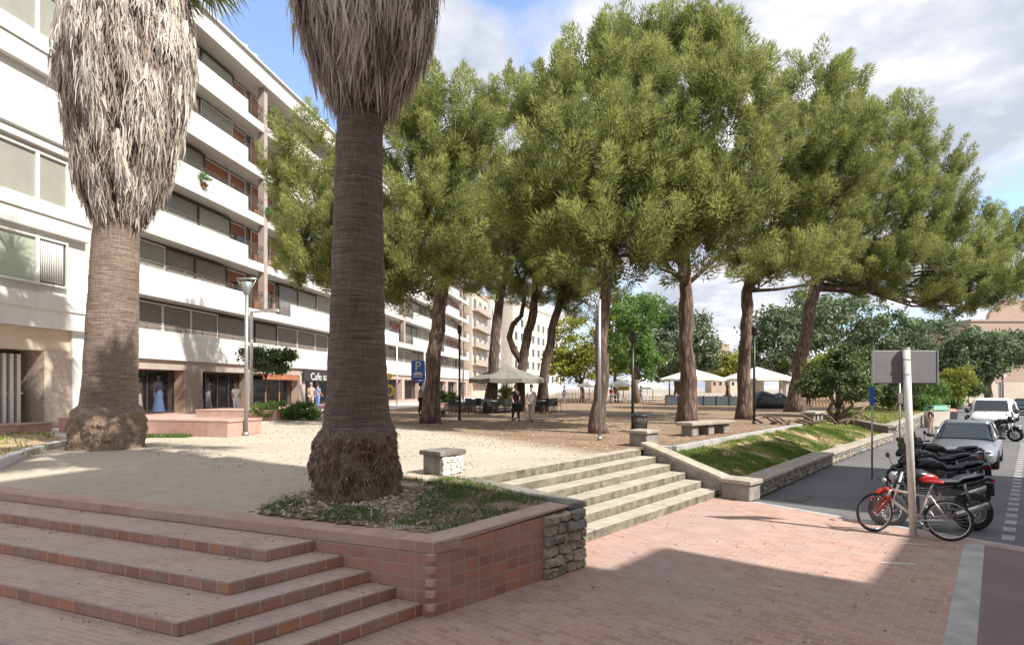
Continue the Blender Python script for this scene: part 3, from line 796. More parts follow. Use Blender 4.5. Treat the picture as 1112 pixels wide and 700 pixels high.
# path edging at the back of the bed
pe = MB(); pth = [Vector((3.55,15.1)), Bed1a, Vector((7.2,18.9)), Bed1b]
for i in range(3):
    p, q = pth[i], pth[i+1]; d = (q-p).normalized(); n_ = Vector((d.y,-d.x)); pe.prism([p,q,q+n_*.14,p+n_*.14],.7,.955)
struct(pe.build('bed_kerb','kerb',bevel=.01))
# bed surface
def lerp2(a,b,t): return a+(b-a)*t
fr = [Vector((4.95,13.4)), q1+Vector((-.3,.4)), q2+Vector((-.25,.35))]; bk = [Vector((3.7,15.0)), Bed1b+Vector((.1,-.1)), Fl2a]
def bedpt(u, v):
    if u < .45: t = u/.45; a_, b_ = fr[0].lerp(fr[1], t), bk[0].lerp(bk[1], t)
    else: t = (u-.45)/.55; a_, b_ = fr[1].lerp(fr[2], t), bk[1].lerp(bk[2], t)
    p = a_.lerp(b_, v); z = .27+.60*(v**.8)+noise.noise(Vector((p.x*.9,p.y*.9,0)))*.05*math.sin(math.pi*v)
    return Vector((p.x, p.y, z))
m_ = MB(); nu, nv = 60, 16
for i in range(nu+1):
    for j in range(nv+1): m_.v.append(bedpt(i/nu, j/nv))
for i in range(nu):
    for j in range(nv): a_ = i*(nv+1)+j; m_.face([a_, a_+nv+1, a_+nv+2, a_+1],0,True)
struct(m_.build('grass_bed', 'bedsoil'))
def bs():
    u, v = random.random(), random.uniform(.02,.98); u = u**1.3; p = bedpt(u,v)
    n1 = noise.noise(Vector((p.x*.8,p.y*.8,7))); n2 = noise.noise(Vector((p.x*2.6,p.y*2.6,1)))
    dens = .52+n1*.8+n2*1.1
    if random.random() > dens: return None
    return (p.x,p.y,p.z-.01, min(1,max(0,0.30-n1*.9+random.gauss(0,.22))))
scatter_blades('grass', 52000, bs, .04, .13, .022, 'drygrass', 'patchy yellow-green grass on the sloping bed right of the stairs', 'grass', lean=.7)
# second bed beyond
m_ = MB(); m_.poly([(17.6,27.9,.62),(44,60.5,.65),(40,62,.93),(17.6,34.6,.93)]); struct(m_.build('shrub_bed','bedsoil'))
def bs2():
    t = random.random()**1.5; s = random.random(); a_ = Vector((17.7,28.1,.62)).lerp(Vector((40,56,.65)),t); b_ = Vector((17.7,34.3,.92)).lerp(Vector((38,60,.92)),t); p = a_.lerp(b_,s)
    return (p.x,p.y,p.z-.01,random.uniform(.1,.7))
scatter_blades('grass', 9000, bs2, .08, .2, .05, 'drygrass', 'bright lawn strip beyond the sloping wall', 'grass')
# sparse weeds: by the left kerb
def bs3():
    x = random.uniform(-17,-9.5); y = random.uniform(11,19)
    p = Vector((x,y)); 
    if noise.noise(Vector((x*1.1,y*1.1,4))) < .05: return None
    px = CX+F*x/y; py = HY+F*(CH-.96)/y
    if px > 60 or py > 520-px*.55-6: return None
    return (x,y,.95,random.uniform(.2,.9))
scatter_blades('grass', 1600, bs3, .06, .2, .04, 'drygrass', 'weeds in the small bed behind the curved white kerb', 'weeds')

def pls():
    y = random.uniform(9.5,32)**1.0; x = random.uniform(-.62*y, .5*y); q_=Vector((x,y))
    if (q_-topL).dot(Vector((.776,-.63))) > -.35 and y < 16: return None
    if (q_-Bed1a).dot(Vector((.77,-.63))) > -.2: return None
    if okp(x,y) and y<10.6: return None
    if random.random() < (.75 if x*.35+y < 15 else .25): return None
    if (q_-W0).dot(back) < 2.6: return None
    return (x,y,PZ+.004,random.uniform(.0,.7))
scatter_blades('ground_litter', 6500, pls, .03, .09, .03, 'frond', 'scattered fallen needles and leaves on the sandy plaza', 'leaf litter', lean=5)
def stl():
    k=random.choice((1,2,3,4,5)); c0=W0+FD*ak[k]; u=random.uniform(0,1)**2*gk[k]; 
    if random.random()<.5:
        q_=c0+GD*u+FD*random.uniform(.02,7)*random.random()
    else: # dirt gathers at the foot of each riser
        kk=max(1,k-1); q_=W0+FD*ak[kk]+GD*(gk[kk]+.04+abs(random.gauss(0,.05)))+FD*random.uniform(-.1,7)
        k=kk+1
    return (q_.x,q_.y,zk[k]+.004,random.uniform(0,.6))
scatter_blades('leaf_litter', 420, stl, .015, .05, .018, 'frond', 'small dry leaves and grit on the brick steps', 'leaf litter', lean=6)
def pvl():
    y=random.uniform(4.2,12.5); x=random.uniform(-.3,.75)*y; q_=Vector((x,y))
    if (q_-W0).dot(-fn_)<.03 and (q_-W0).dot(fd)<lenf+.3: return None
    if (q_-BL).dot(Vector((.74,-.67)))<.06: return None
    if (q_-KA).dot(kn)>-.1: return None
    return (x,y,.004,random.uniform(0,.6))
scatter_blades('leaf_litter', 260, pvl, .02, .06, .022, 'frond', 'few fallen leaves scattered on the red pavement', 'leaf litter', lean=6)
# stone blocks
def stone_block(c, sx, sy, h, rz, label, mats=('greyrough','white_rough','darkstone'), whitish=True):
    t = thing('stone_block', c, label, 'stone block', 'stone end blocks at the stairs')
    m_ = MB(); m_.box((c[0],c[1],c[2]+(h-.09)/2),(sx,sy,h-.09),rz); m_.build('plinth', [mats[0]], t, bevel=.02)
    if whitish:
        m_ = MB()
        ax = Vector((math.cos(rz),math.sin(rz))); ay = Vector((-ax.y,ax.x))
        for r in range(3):
            for k in range(3):
                p = Vector(c[:2])-ay*(-sy/2-.0)*(-1)+ax*((k-1)*sx*.31); rough_stone(m_, (p.x,p.y,c[2]+.06+r*.1), sx*.31, .1, .1, rz, 0)
        m_.build('sunlit_rubble', [mats[1]], t)
    m_ = MB(); m_.box((c[0],c[1],c[2]+h-.045),(sx+.1,sy+.1,.088),rz); m_.build('cap', mats[2], t, bevel=.02)
    return t
stone_block((-1.22,10.55,PZ), .52, .46, .42, STA, 'stone block with sunlit front and dark cap beside the foreground palm planter')
stone_block((3.42,15.55,PZ), .62, .5, .42, STA, 'stone block at the head of the sloping side wall, in front of the litter bin', whitish=False, mats=('greyrough','rough','capstone'))

def stone_bench(c, ln, rz, label):
    t = thing('stone_bench', c, label, 'bench', 'stone benches on the plaza edge', 0)
    ax = Vector((math.cos(rz),math.sin(rz)))
    m_ = MB(); m_.box((c[0],c[1],c[2]+.385),(ln,.62,.11),rz); m_.build('seat','capstone',t,bevel=.025)
    for k in (-1,0,1):
        p = Vector(c[:2])+ax*k*ln*.36; m_ = MB(); m_.box((p.x,p.y,c[2]+.163),(.34,.42,.325),rz); m_.build('leg','greyrough',t,bevel=.03)
stone_bench((6.25,19.3,PZ), 2.5, R(40), 'grey stone slab bench on three blocks beside the grass bed')
stone_bench((13.7,27.2,PZ), 1.9, R(50), 'short weathered stone bench near the twisted shrub tree')
stone_bench((-3.9,31.0,PZ), 2.4, R(80), 'dark stone bench left of the leaning pine')

# ------------------------------------------------------------------ apartment buildings
def facade_building(name, label, u0, u1, dividers, floors, seedv, opens, shops=True, roofz=(22.4,23.6)):
    rnd = random.Random(seedv)
    t = thing(name, fa((u0+u1)/2, -6, 1.0), label, 'building')
    m_ = MB(); m_.prism([fa(u0,-1.35)[:2], fa(u1,-1.35)[:2], fa(u1,-13)[:2], fa(u0,-13)[:2]], 3.86, roofz[0]-.02); m_.build('wall','darkwall',t)
    m_ = MB()
    m_.prism([fa(u0-.1,.25)[:2], fa(u1,.25)[:2], fa(u1,-13.2)[:2], fa(u0-.1,-13.2)[:2]], roofz[0], roofz[1]-.12)
    m_.prism([fa(u0-.2,.42)[:2], fa(u1+.0,.42)[:2], fa(u1+.0,-13.3)[:2], fa(u0-.2,-13.3)[:2]], roofz[1]-.115, roofz[1]); m_.build('roof','white',t)
    def lows(u): return any(d-2.0 < u < d+3.3 for d in dividers)
    cuts = sorted(set([u0,u1]+[x for d in dividers for x in (d-2.0,d-.3,d+.3,d+3.3) if u0 < x < u1]))
    for fi, (zb, hp) in enumerate(floors):
        # balcony slab and parapet
        m_ = MB(); m_.prism([fa(u0,0)[:2], fa(u1,0)[:2], fa(u1,-1.36)[:2], fa(u0,-1.36)[:2]], zb, zb+.3 if fi else zb+.35)
        for a_, b_ in zip(cuts[:-1], cuts[1:]):
            mid = (a_+b_)/2
            if fi > 0 and lows(mid):
                continue
            m_.prism([fa(a_+.002,.02)[:2], fa(b_-.002,.02)[:2], fa(b_-.002,-.12)[:2], fa(a_+.002,-.12)[:2]], zb-.002, zb+hp)
        if fi > 0:
            for a_, b_ in zip(cuts[:-1], cuts[1:]):
                if lows((a_+b_)/2): m_.prism([fa(a_,.02)[:2], fa(b_,.02)[:2], fa(b_,-.12)[:2], fa(a_,-.12)[:2]], zb-.002, zb+.52)
        m_.build('balcony','white',t)
        # railing
        m_ = MB()
        for dz in ((.16,.3) if fi else (.16,.32)):
            m_.tube([fa(u0,-.06,zb+hp+dz), fa(u1,-.06,zb+hp+dz)], .025, 6)
        k = u0+.5
        while k < u1:
            m_.tube([fa(k,-.06,zb+hp-.02), fa(k,-.06,zb+hp+.3)], .018, 5); k += 1.4
        for a_, b_ in zip(cuts[:-1], cuts[1:]):
            if lows((a_+b_)/2) and fi > 0:
                for q in range(3): m_.tube([fa(a_,-.06,zb+.68+q*.2), fa(b_,-.06,zb+.68+q*.2)], .02, 5)
                k = a_+.1
                while k < b_: m_.tube([fa(k,-.06,zb+.5), fa(k,-.06,zb+hp+.15)], .012, 4); k += .18
        m_.build('railing','rail',t)
        # windows on the recessed wall
        u = u0+.3; zt = (floors[fi+1][0] if fi+1 < len(floors) else roofz[0])-.12; z0 = zb+.36
        while u < u1-1.2:
            ww = min(rnd.uniform(2.2,3.1), u1-u-.1)
            nd = [d for d in dividers if u < d+.3 and u+ww > d-.3]
            if nd:
                d = nd[0]
                if d-.3-u > 1: ww = d-.3-u
                else: u = d+.32; continue
            typ = rnd.random(); near = lows(u+ww/2)
            isopen = (fi > 0 and (near and typ < .85 or typ < opens))
            c0, c1 = fa(u+.06,-1.33), fa(u+ww-.06,-1.33)
            if isopen:
                m_ = MB(); p0, p1 = fa(u+.06,-1.30), fa(u+ww-.06,-1.30)
                m_.prism([fa(u+.06,-1.345)[:2],fa(u+ww-.06,-1.345)[:2],fa(u+ww-.06,-1.30)[:2],fa(u+.06,-1.30)[:2]], z0, zt-.1)
                wn = m_.build('window','orange',t)
                m2 = MB(); m2.prism([fa(u+ww*.35,-1.297)[:2],fa(u+ww*.9,-1.297)[:2],fa(u+ww*.9,-1.285)[:2],fa(u+ww*.35,-1.285)[:2]], z0+.05, zt-.7); m2.build('pane','glass',wn)
            else:
                m_ = MB(); m_.prism([fa(u+.06,-1.345)[:2],fa(u+ww-.06,-1.345)[:2],fa(u+ww-.06,-.98)[:2],fa(u+.06,-.98)[:2]], z0, zt-.1)
                wn = m_.build('window', rnd.choice(('blind','blind','blindgrey','blindbrown')) if fi else 'blindbrown',t)
            dd = -.96 if not isopen else -1.27
            m2 = MB()
            for k in (u+.03, u+ww-.03): m2.box(fa(k,dd,(z0+zt)/2),(.07,.07,zt-z0), math.atan2(AD.y,AD.x))
            mm = fa(u+ww/2,dd,zt-.04); m2.box(mm,(ww-.13,.07,.08), math.atan2(AD.y,AD.x))
            m2.build('frame', 'frame' if rnd.random() < .5 or isopen else 'darkframe', wn)
            u += ww+.02
    for d in dividers:
        m_ = MB(); m_.prism([fa(d-.2,.04)[:2],fa(d+.2,.04)[:2],fa(d+.2,-.4)[:2],fa(d-.2,-.4)[:2]], 7.46, roofz[0]); m_.build('divider_pier','pinkrender',t)
    for uu,ww in [(u0+6+k*9,-2.5) for k in range(int((u1-u0)//9))]+[(u0+12.6,-.8),(u0+13.8,-.8)]:
        p = fa(uu,ww,roofz[1]); m_ = MB(); m_.tube([p,p+Vector((0,0,1.0)),p+Vector((0,0,1.001)),p+Vector((0,0,1.1)),p+Vector((0,0,1.101))],[.15,.15,.25,.25,.1],12); m_.build('roof_vent','frame',t)
    return t
FL = [(3.86,1.46),(7.0,1.42),(10.1,1.35),(13.2,1.35),(16.3,1.35),(19.4,1.3)]
U0 = -2.4
bA = facade_building('apartment_building','white apartment block with long banded balconies and shops below, left of the foreground palm',U0,26.0,[11.4],FL,3,.2)
bA2 = facade_building('apartment_building','farther stretch of white balconied block seen right of the foreground palm trunk',26.05,73.5,[40,54.3,68.6],FL[:6],5,.35)

# ground floor: pillars, lintel, shopfronts
def uofpx(px, w=0): # u along facade at image x, for offset w
    t = (px-CX)/F; q_ = AF+AN*w; return (q_.x-t*q_.y)/(t*AD.y-AD.x)
aA = math.atan2(AD.y,AD.x)
def gf(t, u0, u1, zt=3.84, w_=0):
    m_ = MB(); m_.prism([fa(u0,-.15)[:2],fa(u1,-.15)[:2],fa(u1,-5)[:2],fa(u0,-5)[:2]],3.35,3.855); m_.build('fascia','pinkrender',t)
gf(bA,U0,26); gf(bA2,26.05,73.5)
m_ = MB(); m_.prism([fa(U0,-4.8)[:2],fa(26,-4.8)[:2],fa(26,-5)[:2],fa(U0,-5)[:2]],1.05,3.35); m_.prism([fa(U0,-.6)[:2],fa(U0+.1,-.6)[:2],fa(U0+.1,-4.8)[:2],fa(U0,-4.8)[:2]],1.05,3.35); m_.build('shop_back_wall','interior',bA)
def pillar(t, ua, ub, mat='brownstone', w0=-.1): 
    m_ = MB(); m_.prism([fa(ua,w0)[:2],fa(ub,w0)[:2],fa(ub,-1.1)[:2],fa(ua,-1.1)[:2]],1.05,3.35); m_.build('pillar',mat,t)
p193, p213, p262, p275, p326, p145 = [uofpx(x,-.5) for x in (193,213,263,276,322,140)]
def shop(t, ua, ub, wd=-.75, nm=2, framemat='darkframe'):
    m_ = MB(); m_.prism([fa(ua,wd)[:2],fa(ub,wd)[:2],fa(ub,wd-.02)[:2],fa(ua,wd-.02)[:2]],1.12,3.3); g_ = m_.build('shop_window','shopglass',t)
    m_ = MB()
    for k in range(nm+1):
        u = ua+(ub-ua)*k/nm; m_.box(fa(u,wd+.01,2.2),(.07,.08,2.3),aA)
    m_.box(fa((ua+ub)/2,wd+.01,3.3),(ub-ua,.08,.08),aA); m_.box(fa((ua+ub)/2,wd+.01,1.1),(ub-ua,.1,.1),aA)
    m_.build('frame',framemat,g_)
shop(bA, U0+.2, p193, nm=3); shop(bA, p213, p262, nm=4)
pillar(bA, p193, p213); pillar(bA, p262, p262+.5)
shop(bA, p275, p326-.3, nm=3, framemat='wood'); pillar(bA, p326-.3, p326+.6,'marble')
shop(bA, p326+.6, 25.6, nm=3)
u = 26.5
while u < 73:
    pillar(bA2, u, u+.8, 'marble')
    shop(bA2, u+.8, min(u+6.5,73), nm=3); u += 6.5
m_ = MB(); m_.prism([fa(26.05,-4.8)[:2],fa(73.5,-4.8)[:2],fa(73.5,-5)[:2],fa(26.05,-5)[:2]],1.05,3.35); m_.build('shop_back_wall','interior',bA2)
m_ = MB(); m_.box(fa((p275+p326)/2,-.08,3.15),(p326-p275-.8,.1,.35),aA); m_.build('awning_board','orange',bA)
# café sign
def text(s, size, loc, rotz, mat, parent=None, name='lettering', ext=.012, sx=1):
    cu = bpy.data.curves.new(name,'FONT'); cu.body = s; cu.size = size; cu.extrude = ext; cu.align_x = 'CENTER'; cu.align_y = 'CENTER'
    tmp = bpy.data.objects.new(name+'_curve', cu); COL.objects.link(tmp)
    bpy.context.view_layer.update(); dg = bpy.context.evaluated_depsgraph_get()
    me = bpy.data.meshes.new_from_object(tmp.evaluated_get(dg)); bpy.data.objects.remove(tmp)
    me.materials.clear(); me.materials.append(M[mat])
    mt = Matrix.Rotation(rotz,4,'Z') @ Matrix.Rotation(R(90),4,'X') @ Matrix.Diagonal((sx,1,1,1)); me.transform(mt)
    o = bpy.data.objects.new(name, me); COL.objects.link(o)
    if parent is not None: o.parent = parent; o.location = Vector(loc)-OFF[parent.name]
    else: o.location = loc
    OFF[o.name] = OFF.get(parent.name) if parent else Vector(loc)
    return o
us = uofpx(329); sg = thing('shop_sign', fa(us+3,.05,3.1), 'black shop sign with pale lettering, partly hidden by the foreground palm', 'sign')
m_ = MB(); m_.box(fa(us+3.2,.02,3.28),(6.4,.12,.75),aA); m_.build('board','black',sg)
text('Cafe sante', .78, fa(us+3.1,.095,3.26), aA, 'frame', sg, sx=1.25)

# display figures in shop windows
def mannequin(u, w_, z, mat, h, label, wide=.22):
    c = fa(u,w_,z); t = thing('mannequin', c, label, 'mannequin', 'dressed figures in the shop windows')
    m_ = MB(); m_.lathe([(wide*1.15,0),(wide*.9,h*.25),(wide*.62,h*.55),(wide*.45,h*.66),(wide*.8,h*.8),(wide*.75,h*.86),(.01,h*.885)], c+Vector((0,0,.05)), 14); m_.build('dress',mat,t)
    m_ = MB(); m_.tube([c+Vector((0,0,h*.84)),c+Vector((0,0,h*.92))],.05,8); m_.ball(c+Vector((0,0,h*.97)),(.085,.1,.12)); 
    for s in (-1,1): m_.tube([c+Vector((AD.x*s*wide*.8,AD.y*s*wide*.8,h*.83)),c+Vector((AD.x*s*wide*1.2,AD.y*s*wide*1.2,h*.6)),c+Vector((AD.x*s*wide*1.1,AD.y*s*wide*1.1,h*.42))],.035,6)
    m_.build('body','cream',t)
mannequin(uofpx(172,-1.15),-1.15,1.1,'clothblue',1.9,'mannequin in a long pale blue dress in the left shop window',.27)
mannequin(uofpx(186,-1.5),-1.5,1.45,'clothred',1.25,'mannequin in a short red top right of the blue dress',.25)
mannequin(uofpx(225,-1.2),-1.2,1.1,'clothwhite',1.85,'mannequin in a white suit in the second shop window',.26)
mannequin(uofpx(150,-1.3),-1.3,1.1,'clothwhite',1.8,'mannequin in pale clothes at the left edge of the first shop window',.24)

# plants hanging over the balconies
for k,(uu,fl_,mt_) in enumerate(((11.0,4,'leafyellow'),(11.7,3,'leafgreen'),(12.6,2,'leafyellow'),(5.0,3,'leafgreen'))):
    rngb=np.random.default_rng(300+k); c=fa(uu,.02,FL[fl_][0]+.95); t=thing('balcony_plant',c,'leafy pot plant on the balcony rail, '+('fourth floor','third floor beside the pink divider','second floor right of the divider','third floor left part')[k],'plant')
    v,f,tt=leafcloud([(c,.35,.4)],.5,.12,rngb,.5,.2); leafmesh('foliage',v,f,tt,mt_,parent=t,quads=True)
    m_=MB(); m_.lathe([(.1,-.5),(.16,-.2),(.17,-.2),(.05,-.25)],c,12); m_.build('pot','orange',t)
# building B (left edge)
BF = Vector((-16.4,22.9))
def fb(u, w_=0, z=0): p = BF+AD*u+AN*w_; return Vector((p.x,p.y,z))
bB = thing('apartment_building', fb(-4,-5,1), 'pale rendered block with pale green blinds and a slatted doorway at the left edge', 'building')
m_ = MB(); m_.prism([fb(-16,-.25)[:2],fb(.35,-.25)[:2],fb(.35,-14)[:2],fb(-16,-14)[:2]],4.6,24); m_.build('wall','white',bB)
m_ = MB()
for z0,z1,ww in ((4.55,5.75,0),(5.2,5.75,.05),(8.0,8.95,0),(8.55,8.95,.06),(10.95,11.15,0),(13.6,14.8,0),(14.3,14.8,.06),(11.3,11.36,.03)):
    m_.prism([fb(-16,ww)[:2],fb(.35,ww)[:2],fb(.35,-.26)[:2],fb(-16,-.26)[:2]],z0+ww*.3,z1+ww*.1)
m_.build('spandrel','white',bB)
def ub(px): t=(px-CX)/F; return (BF.x-t*BF.y)/(t*AD.y-AD.x)
for zb_, zt_ in ((6.12,7.75),(9.05,10.75),(14.95,16.6),(17.9,19.5)):
    for (a_,b_,kind) in ((-6.5,-3.7,'blindgreen'),(ub(-40),ub(43),'blindgreen' if zb_<8 else 'blind'),(ub(45),ub(76),'x' if zb_<8 else 'blind')):
        m_ = MB(); m_.prism([fb(a_+.04,-.24)[:2],fb(b_-.04,-.24)[:2],fb(b_-.04,-.26)[:2],fb(a_+.04,-.26)[:2]],zb_,zt_)
        m_ = MB(); m_.prism([fb(a_+.04,-.18)[:2],fb(b_-.04,-.18)[:2],fb(b_-.04,-.24)[:2],fb(a_+.04,-.24)[:2]],zb_,zt_)
        wn = m_.build('window','glass' if kind=='x' else kind,bB)
        if kind=='x':
            m2 = MB(); n_=14
            for k in range(n_):
                u=a_+.08+(b_-a_-.16)*k/n_; m2.tube([fb(u,-.165,zb_+.1),fb(u,-.165,zt_-.05)],.022,5)
            m2.build('curtain','frame',wn)
        m2 = MB()
        for u in (a_,b_): m2.box(fb(u,-.14,(zb_+zt_)/2),(.07,.08,zt_-zb_+.1),aA)
        m2.box(fb((a_+b_)/2,-.14,zt_),(b_-a_-.07,.08,.07),aA); m2.box(fb((a_+b_)/2,-.14,zb_),(b_-a_-.07,.08,.07),aA)
        m2.build('frame','frame',wn)
m_ = MB(); m_.prism([fb(-16,-.35)[:2],fb(.3,-.35)[:2],fb(.3,-1)[:2],fb(-16,-1)[:2]],3.75,4.55); m_.prism([fb(-16,-2)[:2],fb(.3,-2)[:2],fb(.3,-3)[:2],fb(-16,-3)[:2]],1.05,4.0); m_.build('ground_floor_wall','beige',bB)
m_ = MB(); m_.prism([fb(ub(56),-.3)[:2],fb(ub(84),-.3)[:2],fb(ub(84),-1.9)[:2],fb(ub(56),-1.9)[:2]],1.05,3.75); m_.build('pillar','marble',bB)
m_ = MB(); m_.prism([fb(ub(84)+.01,-.22)[:2],fb(.3,-.22)[:2],fb(.3,-1.9)[:2],fb(ub(84)+.01,-1.9)[:2]],1.05,4.55); m_.build('corner_pilaster','white',bB)
gt = MB(); ua=-7
while ua < ub(50): gt.box(fb(ua,-.9,2.35),(.13,.12,2.5),aA); ua += .26
gt.box(fb((ub(50)-7)/2,-.98,2.2),(ub(50)+7,.05,.06),aA); gt.build('door_slats','frame',bB)
m_ = MB(); m_.prism([fb(-7,-1.1)[:2],fb(ub(50),-1.1)[:2],fb(ub(50),-1.2)[:2],fb(-7,-1.2)[:2]],1.05,3.7); m_.build('door','glass',bB)
m_ = MB(); m_.prism([fb(-16,.02)[:2],fb(.4,.02)[:2],fb(.4,-14)[:2],fb(-16,-14)[:2]],24,24.5); m_.build('roof','white',bB)
# strip between the blocks
m_ = MB(); m_.prism([fa(U0-.9,.3)[:2],fa(U0-.15,.3)[:2],fa(U0-.15,-13)[:2],fa(U0-.9,-13)[:2]],1.0,22.3); m_.build('side_wall','cream',bA)

# farther buildings along the left side
def block(name, label, a, d, ln, dep, z1, wallm, nfl, nw, roofm='tan', fh=3.1, balcony=False, z0=.9, cat='building', lit='glass', gz=3.6, side=1):
    """a: start point, d: direction of facade; facade normal to the right of d"""
    d = Vector(d).normalized(); n_ = Vector((d.y,-d.x))*side
    def P(u,w_=0): q = Vector(a)+d*u+n_*w_; return q
    t = thing(name, (P(ln/2,-dep/2).x,P(ln/2,-dep/2).y,z0), label, cat)
    m_ = MB(); m_.prism([P(0),P(ln),P(ln,-dep),P(0,-dep)], z0, z1); m_.build('wall',wallm,t)
    m_ = MB(); m_.prism([P(-.15,.15),P(ln+.15,.15),P(ln+.15,-dep-.15),P(-.15,-dep-.15)], z1+.002, z1+.35); m_.build('roof',roofm,t)
    ang = math.atan2(d.y,d.x); sp_ = ln/nw
    for f in range(nfl):
        zb_ = gz+f*fh
        if zb_+2 > z1: break
        for k in range(nw):
            u=sp_*(k+.5); c=P(u,.02); m_=MB(); m_.box((c.x,c.y,zb_+.95),(sp_*.42,.06,1.7),ang)
            wn=m_.build('window',lit,t)
            m_=MB(); c=P(u,.05); m_.box((c.x,c.y,zb_+.02),(sp_*.5,.16,.1),ang); m_.box((c.x,c.y,zb_+1.85),(sp_*.46,.1,.07),ang); m_.build('frame','frame',wn)
        if balcony:
            c0,c1,c2,c3=P(.2,0.01),P(ln-.2,0.01),P(ln-.2,1.0),P(.2,1.0); m_=MB(); m_.prism([c0,c1,c2,c3],zb_-.45,zb_-.3)
            m_.prism([P(.2,.93),P(ln-.2,.93),P(ln-.2,1.0),P(.2,1.0)],zb_-.298,zb_+.55); m_.build('balcony',balcony,t)
    return t
fe = fa(73.6,0)
block('apartment_building','pinkish block with glazed balconies just right of the white block',(fe.x+.5,fe.y+.3),AD,14,10,19,'beige',5,3,balcony='pinkrender')
block('apartment_building','tall white house between the café umbrella trees',(fe.x+3.2,fe.y+15),AD,12,9,20,'white',5,4)
block('apartment_building','long cream building at the far end of the plaza behind the forked pine',(fe.x+7.5,fe.y+28),(.35,.94),40,12,21,'cream',5,10)
# distant tower pair between pines
block('tower_block','distant red-brown tower block seen between two pine trunks',(100,300),(1,0),9,10,24,'tan',5,3,z0=-.1)
block('tower_block','small distant pale tower beside the red-brown one',(109.3,300),(1,0),9,10,20,'beige',5,3,z0=-.1)
# end of the street
bt_ = block('church_building','tan building with curved gables at the right edge beyond the trees',(70.6,92),(1,0),50,14,12.6,'tan',0,3,z0=-.1,roofm='pinkrender')
m_ = MB()
for k in range(5):
    x0 = 77+k*9; prof = [(x0-4,12.95)]+[(x0+3.6*math.cos(math.pi-i*math.pi/12)*(1 if 3<i<9 else 1.05), 12.95+2.6*math.sin(i*math.pi/12)+(0.5 if 4<=i<=8 else 0)) for i in range(13)]+[(x0+4,12.95)]
    b_ = len(m_.v)
    for y in (91.9,92.6):
        for (x,z) in prof: m_.v.append(Vector((x,y,z)))
    n_ = len(prof); m_.face([b_+i for i in range(n_)]); m_.face([b_+n_+i for i in reversed(range(n_))])
    for i in range(n_): j=(i+1)%n_; m_.face([b_+i,b_+n_+i,b_+n_+j,b_+j])
m_.build('gable','tan',bt_)
ew = MB(); ew.prism([(40,84),(110,84),(110,84.4),(40,84.4)],-.1,3.2); tag(ew.build('boundary_wall','beige'),'beige boundary wall closing the far end of the street','wall')

# buildings across the street: they cast the shade in the foreground
def side_block(t0, t1, h, label, matn, dep=11):
    a = Vector((14.8,2.6))+ST*t1
    return block('apartment_building', label, a, -ST, t1-t0, dep, h, matn, int((h-4)//3.1), max(2,int((t1-t0)/3.2)), z0=-.05)
side_block(-34,-3.18,25.9,'tall cream block across the street behind the viewpoint','cream')
side_block(-3.14,-1.87,14.8,'narrow middle house across the street','beige')
side_block(-1.83,3.75,11.8,'low house across the street','white')
side_block(3.95,11.1,18.0,'taller terracotta house across the street, off to the right','tan')

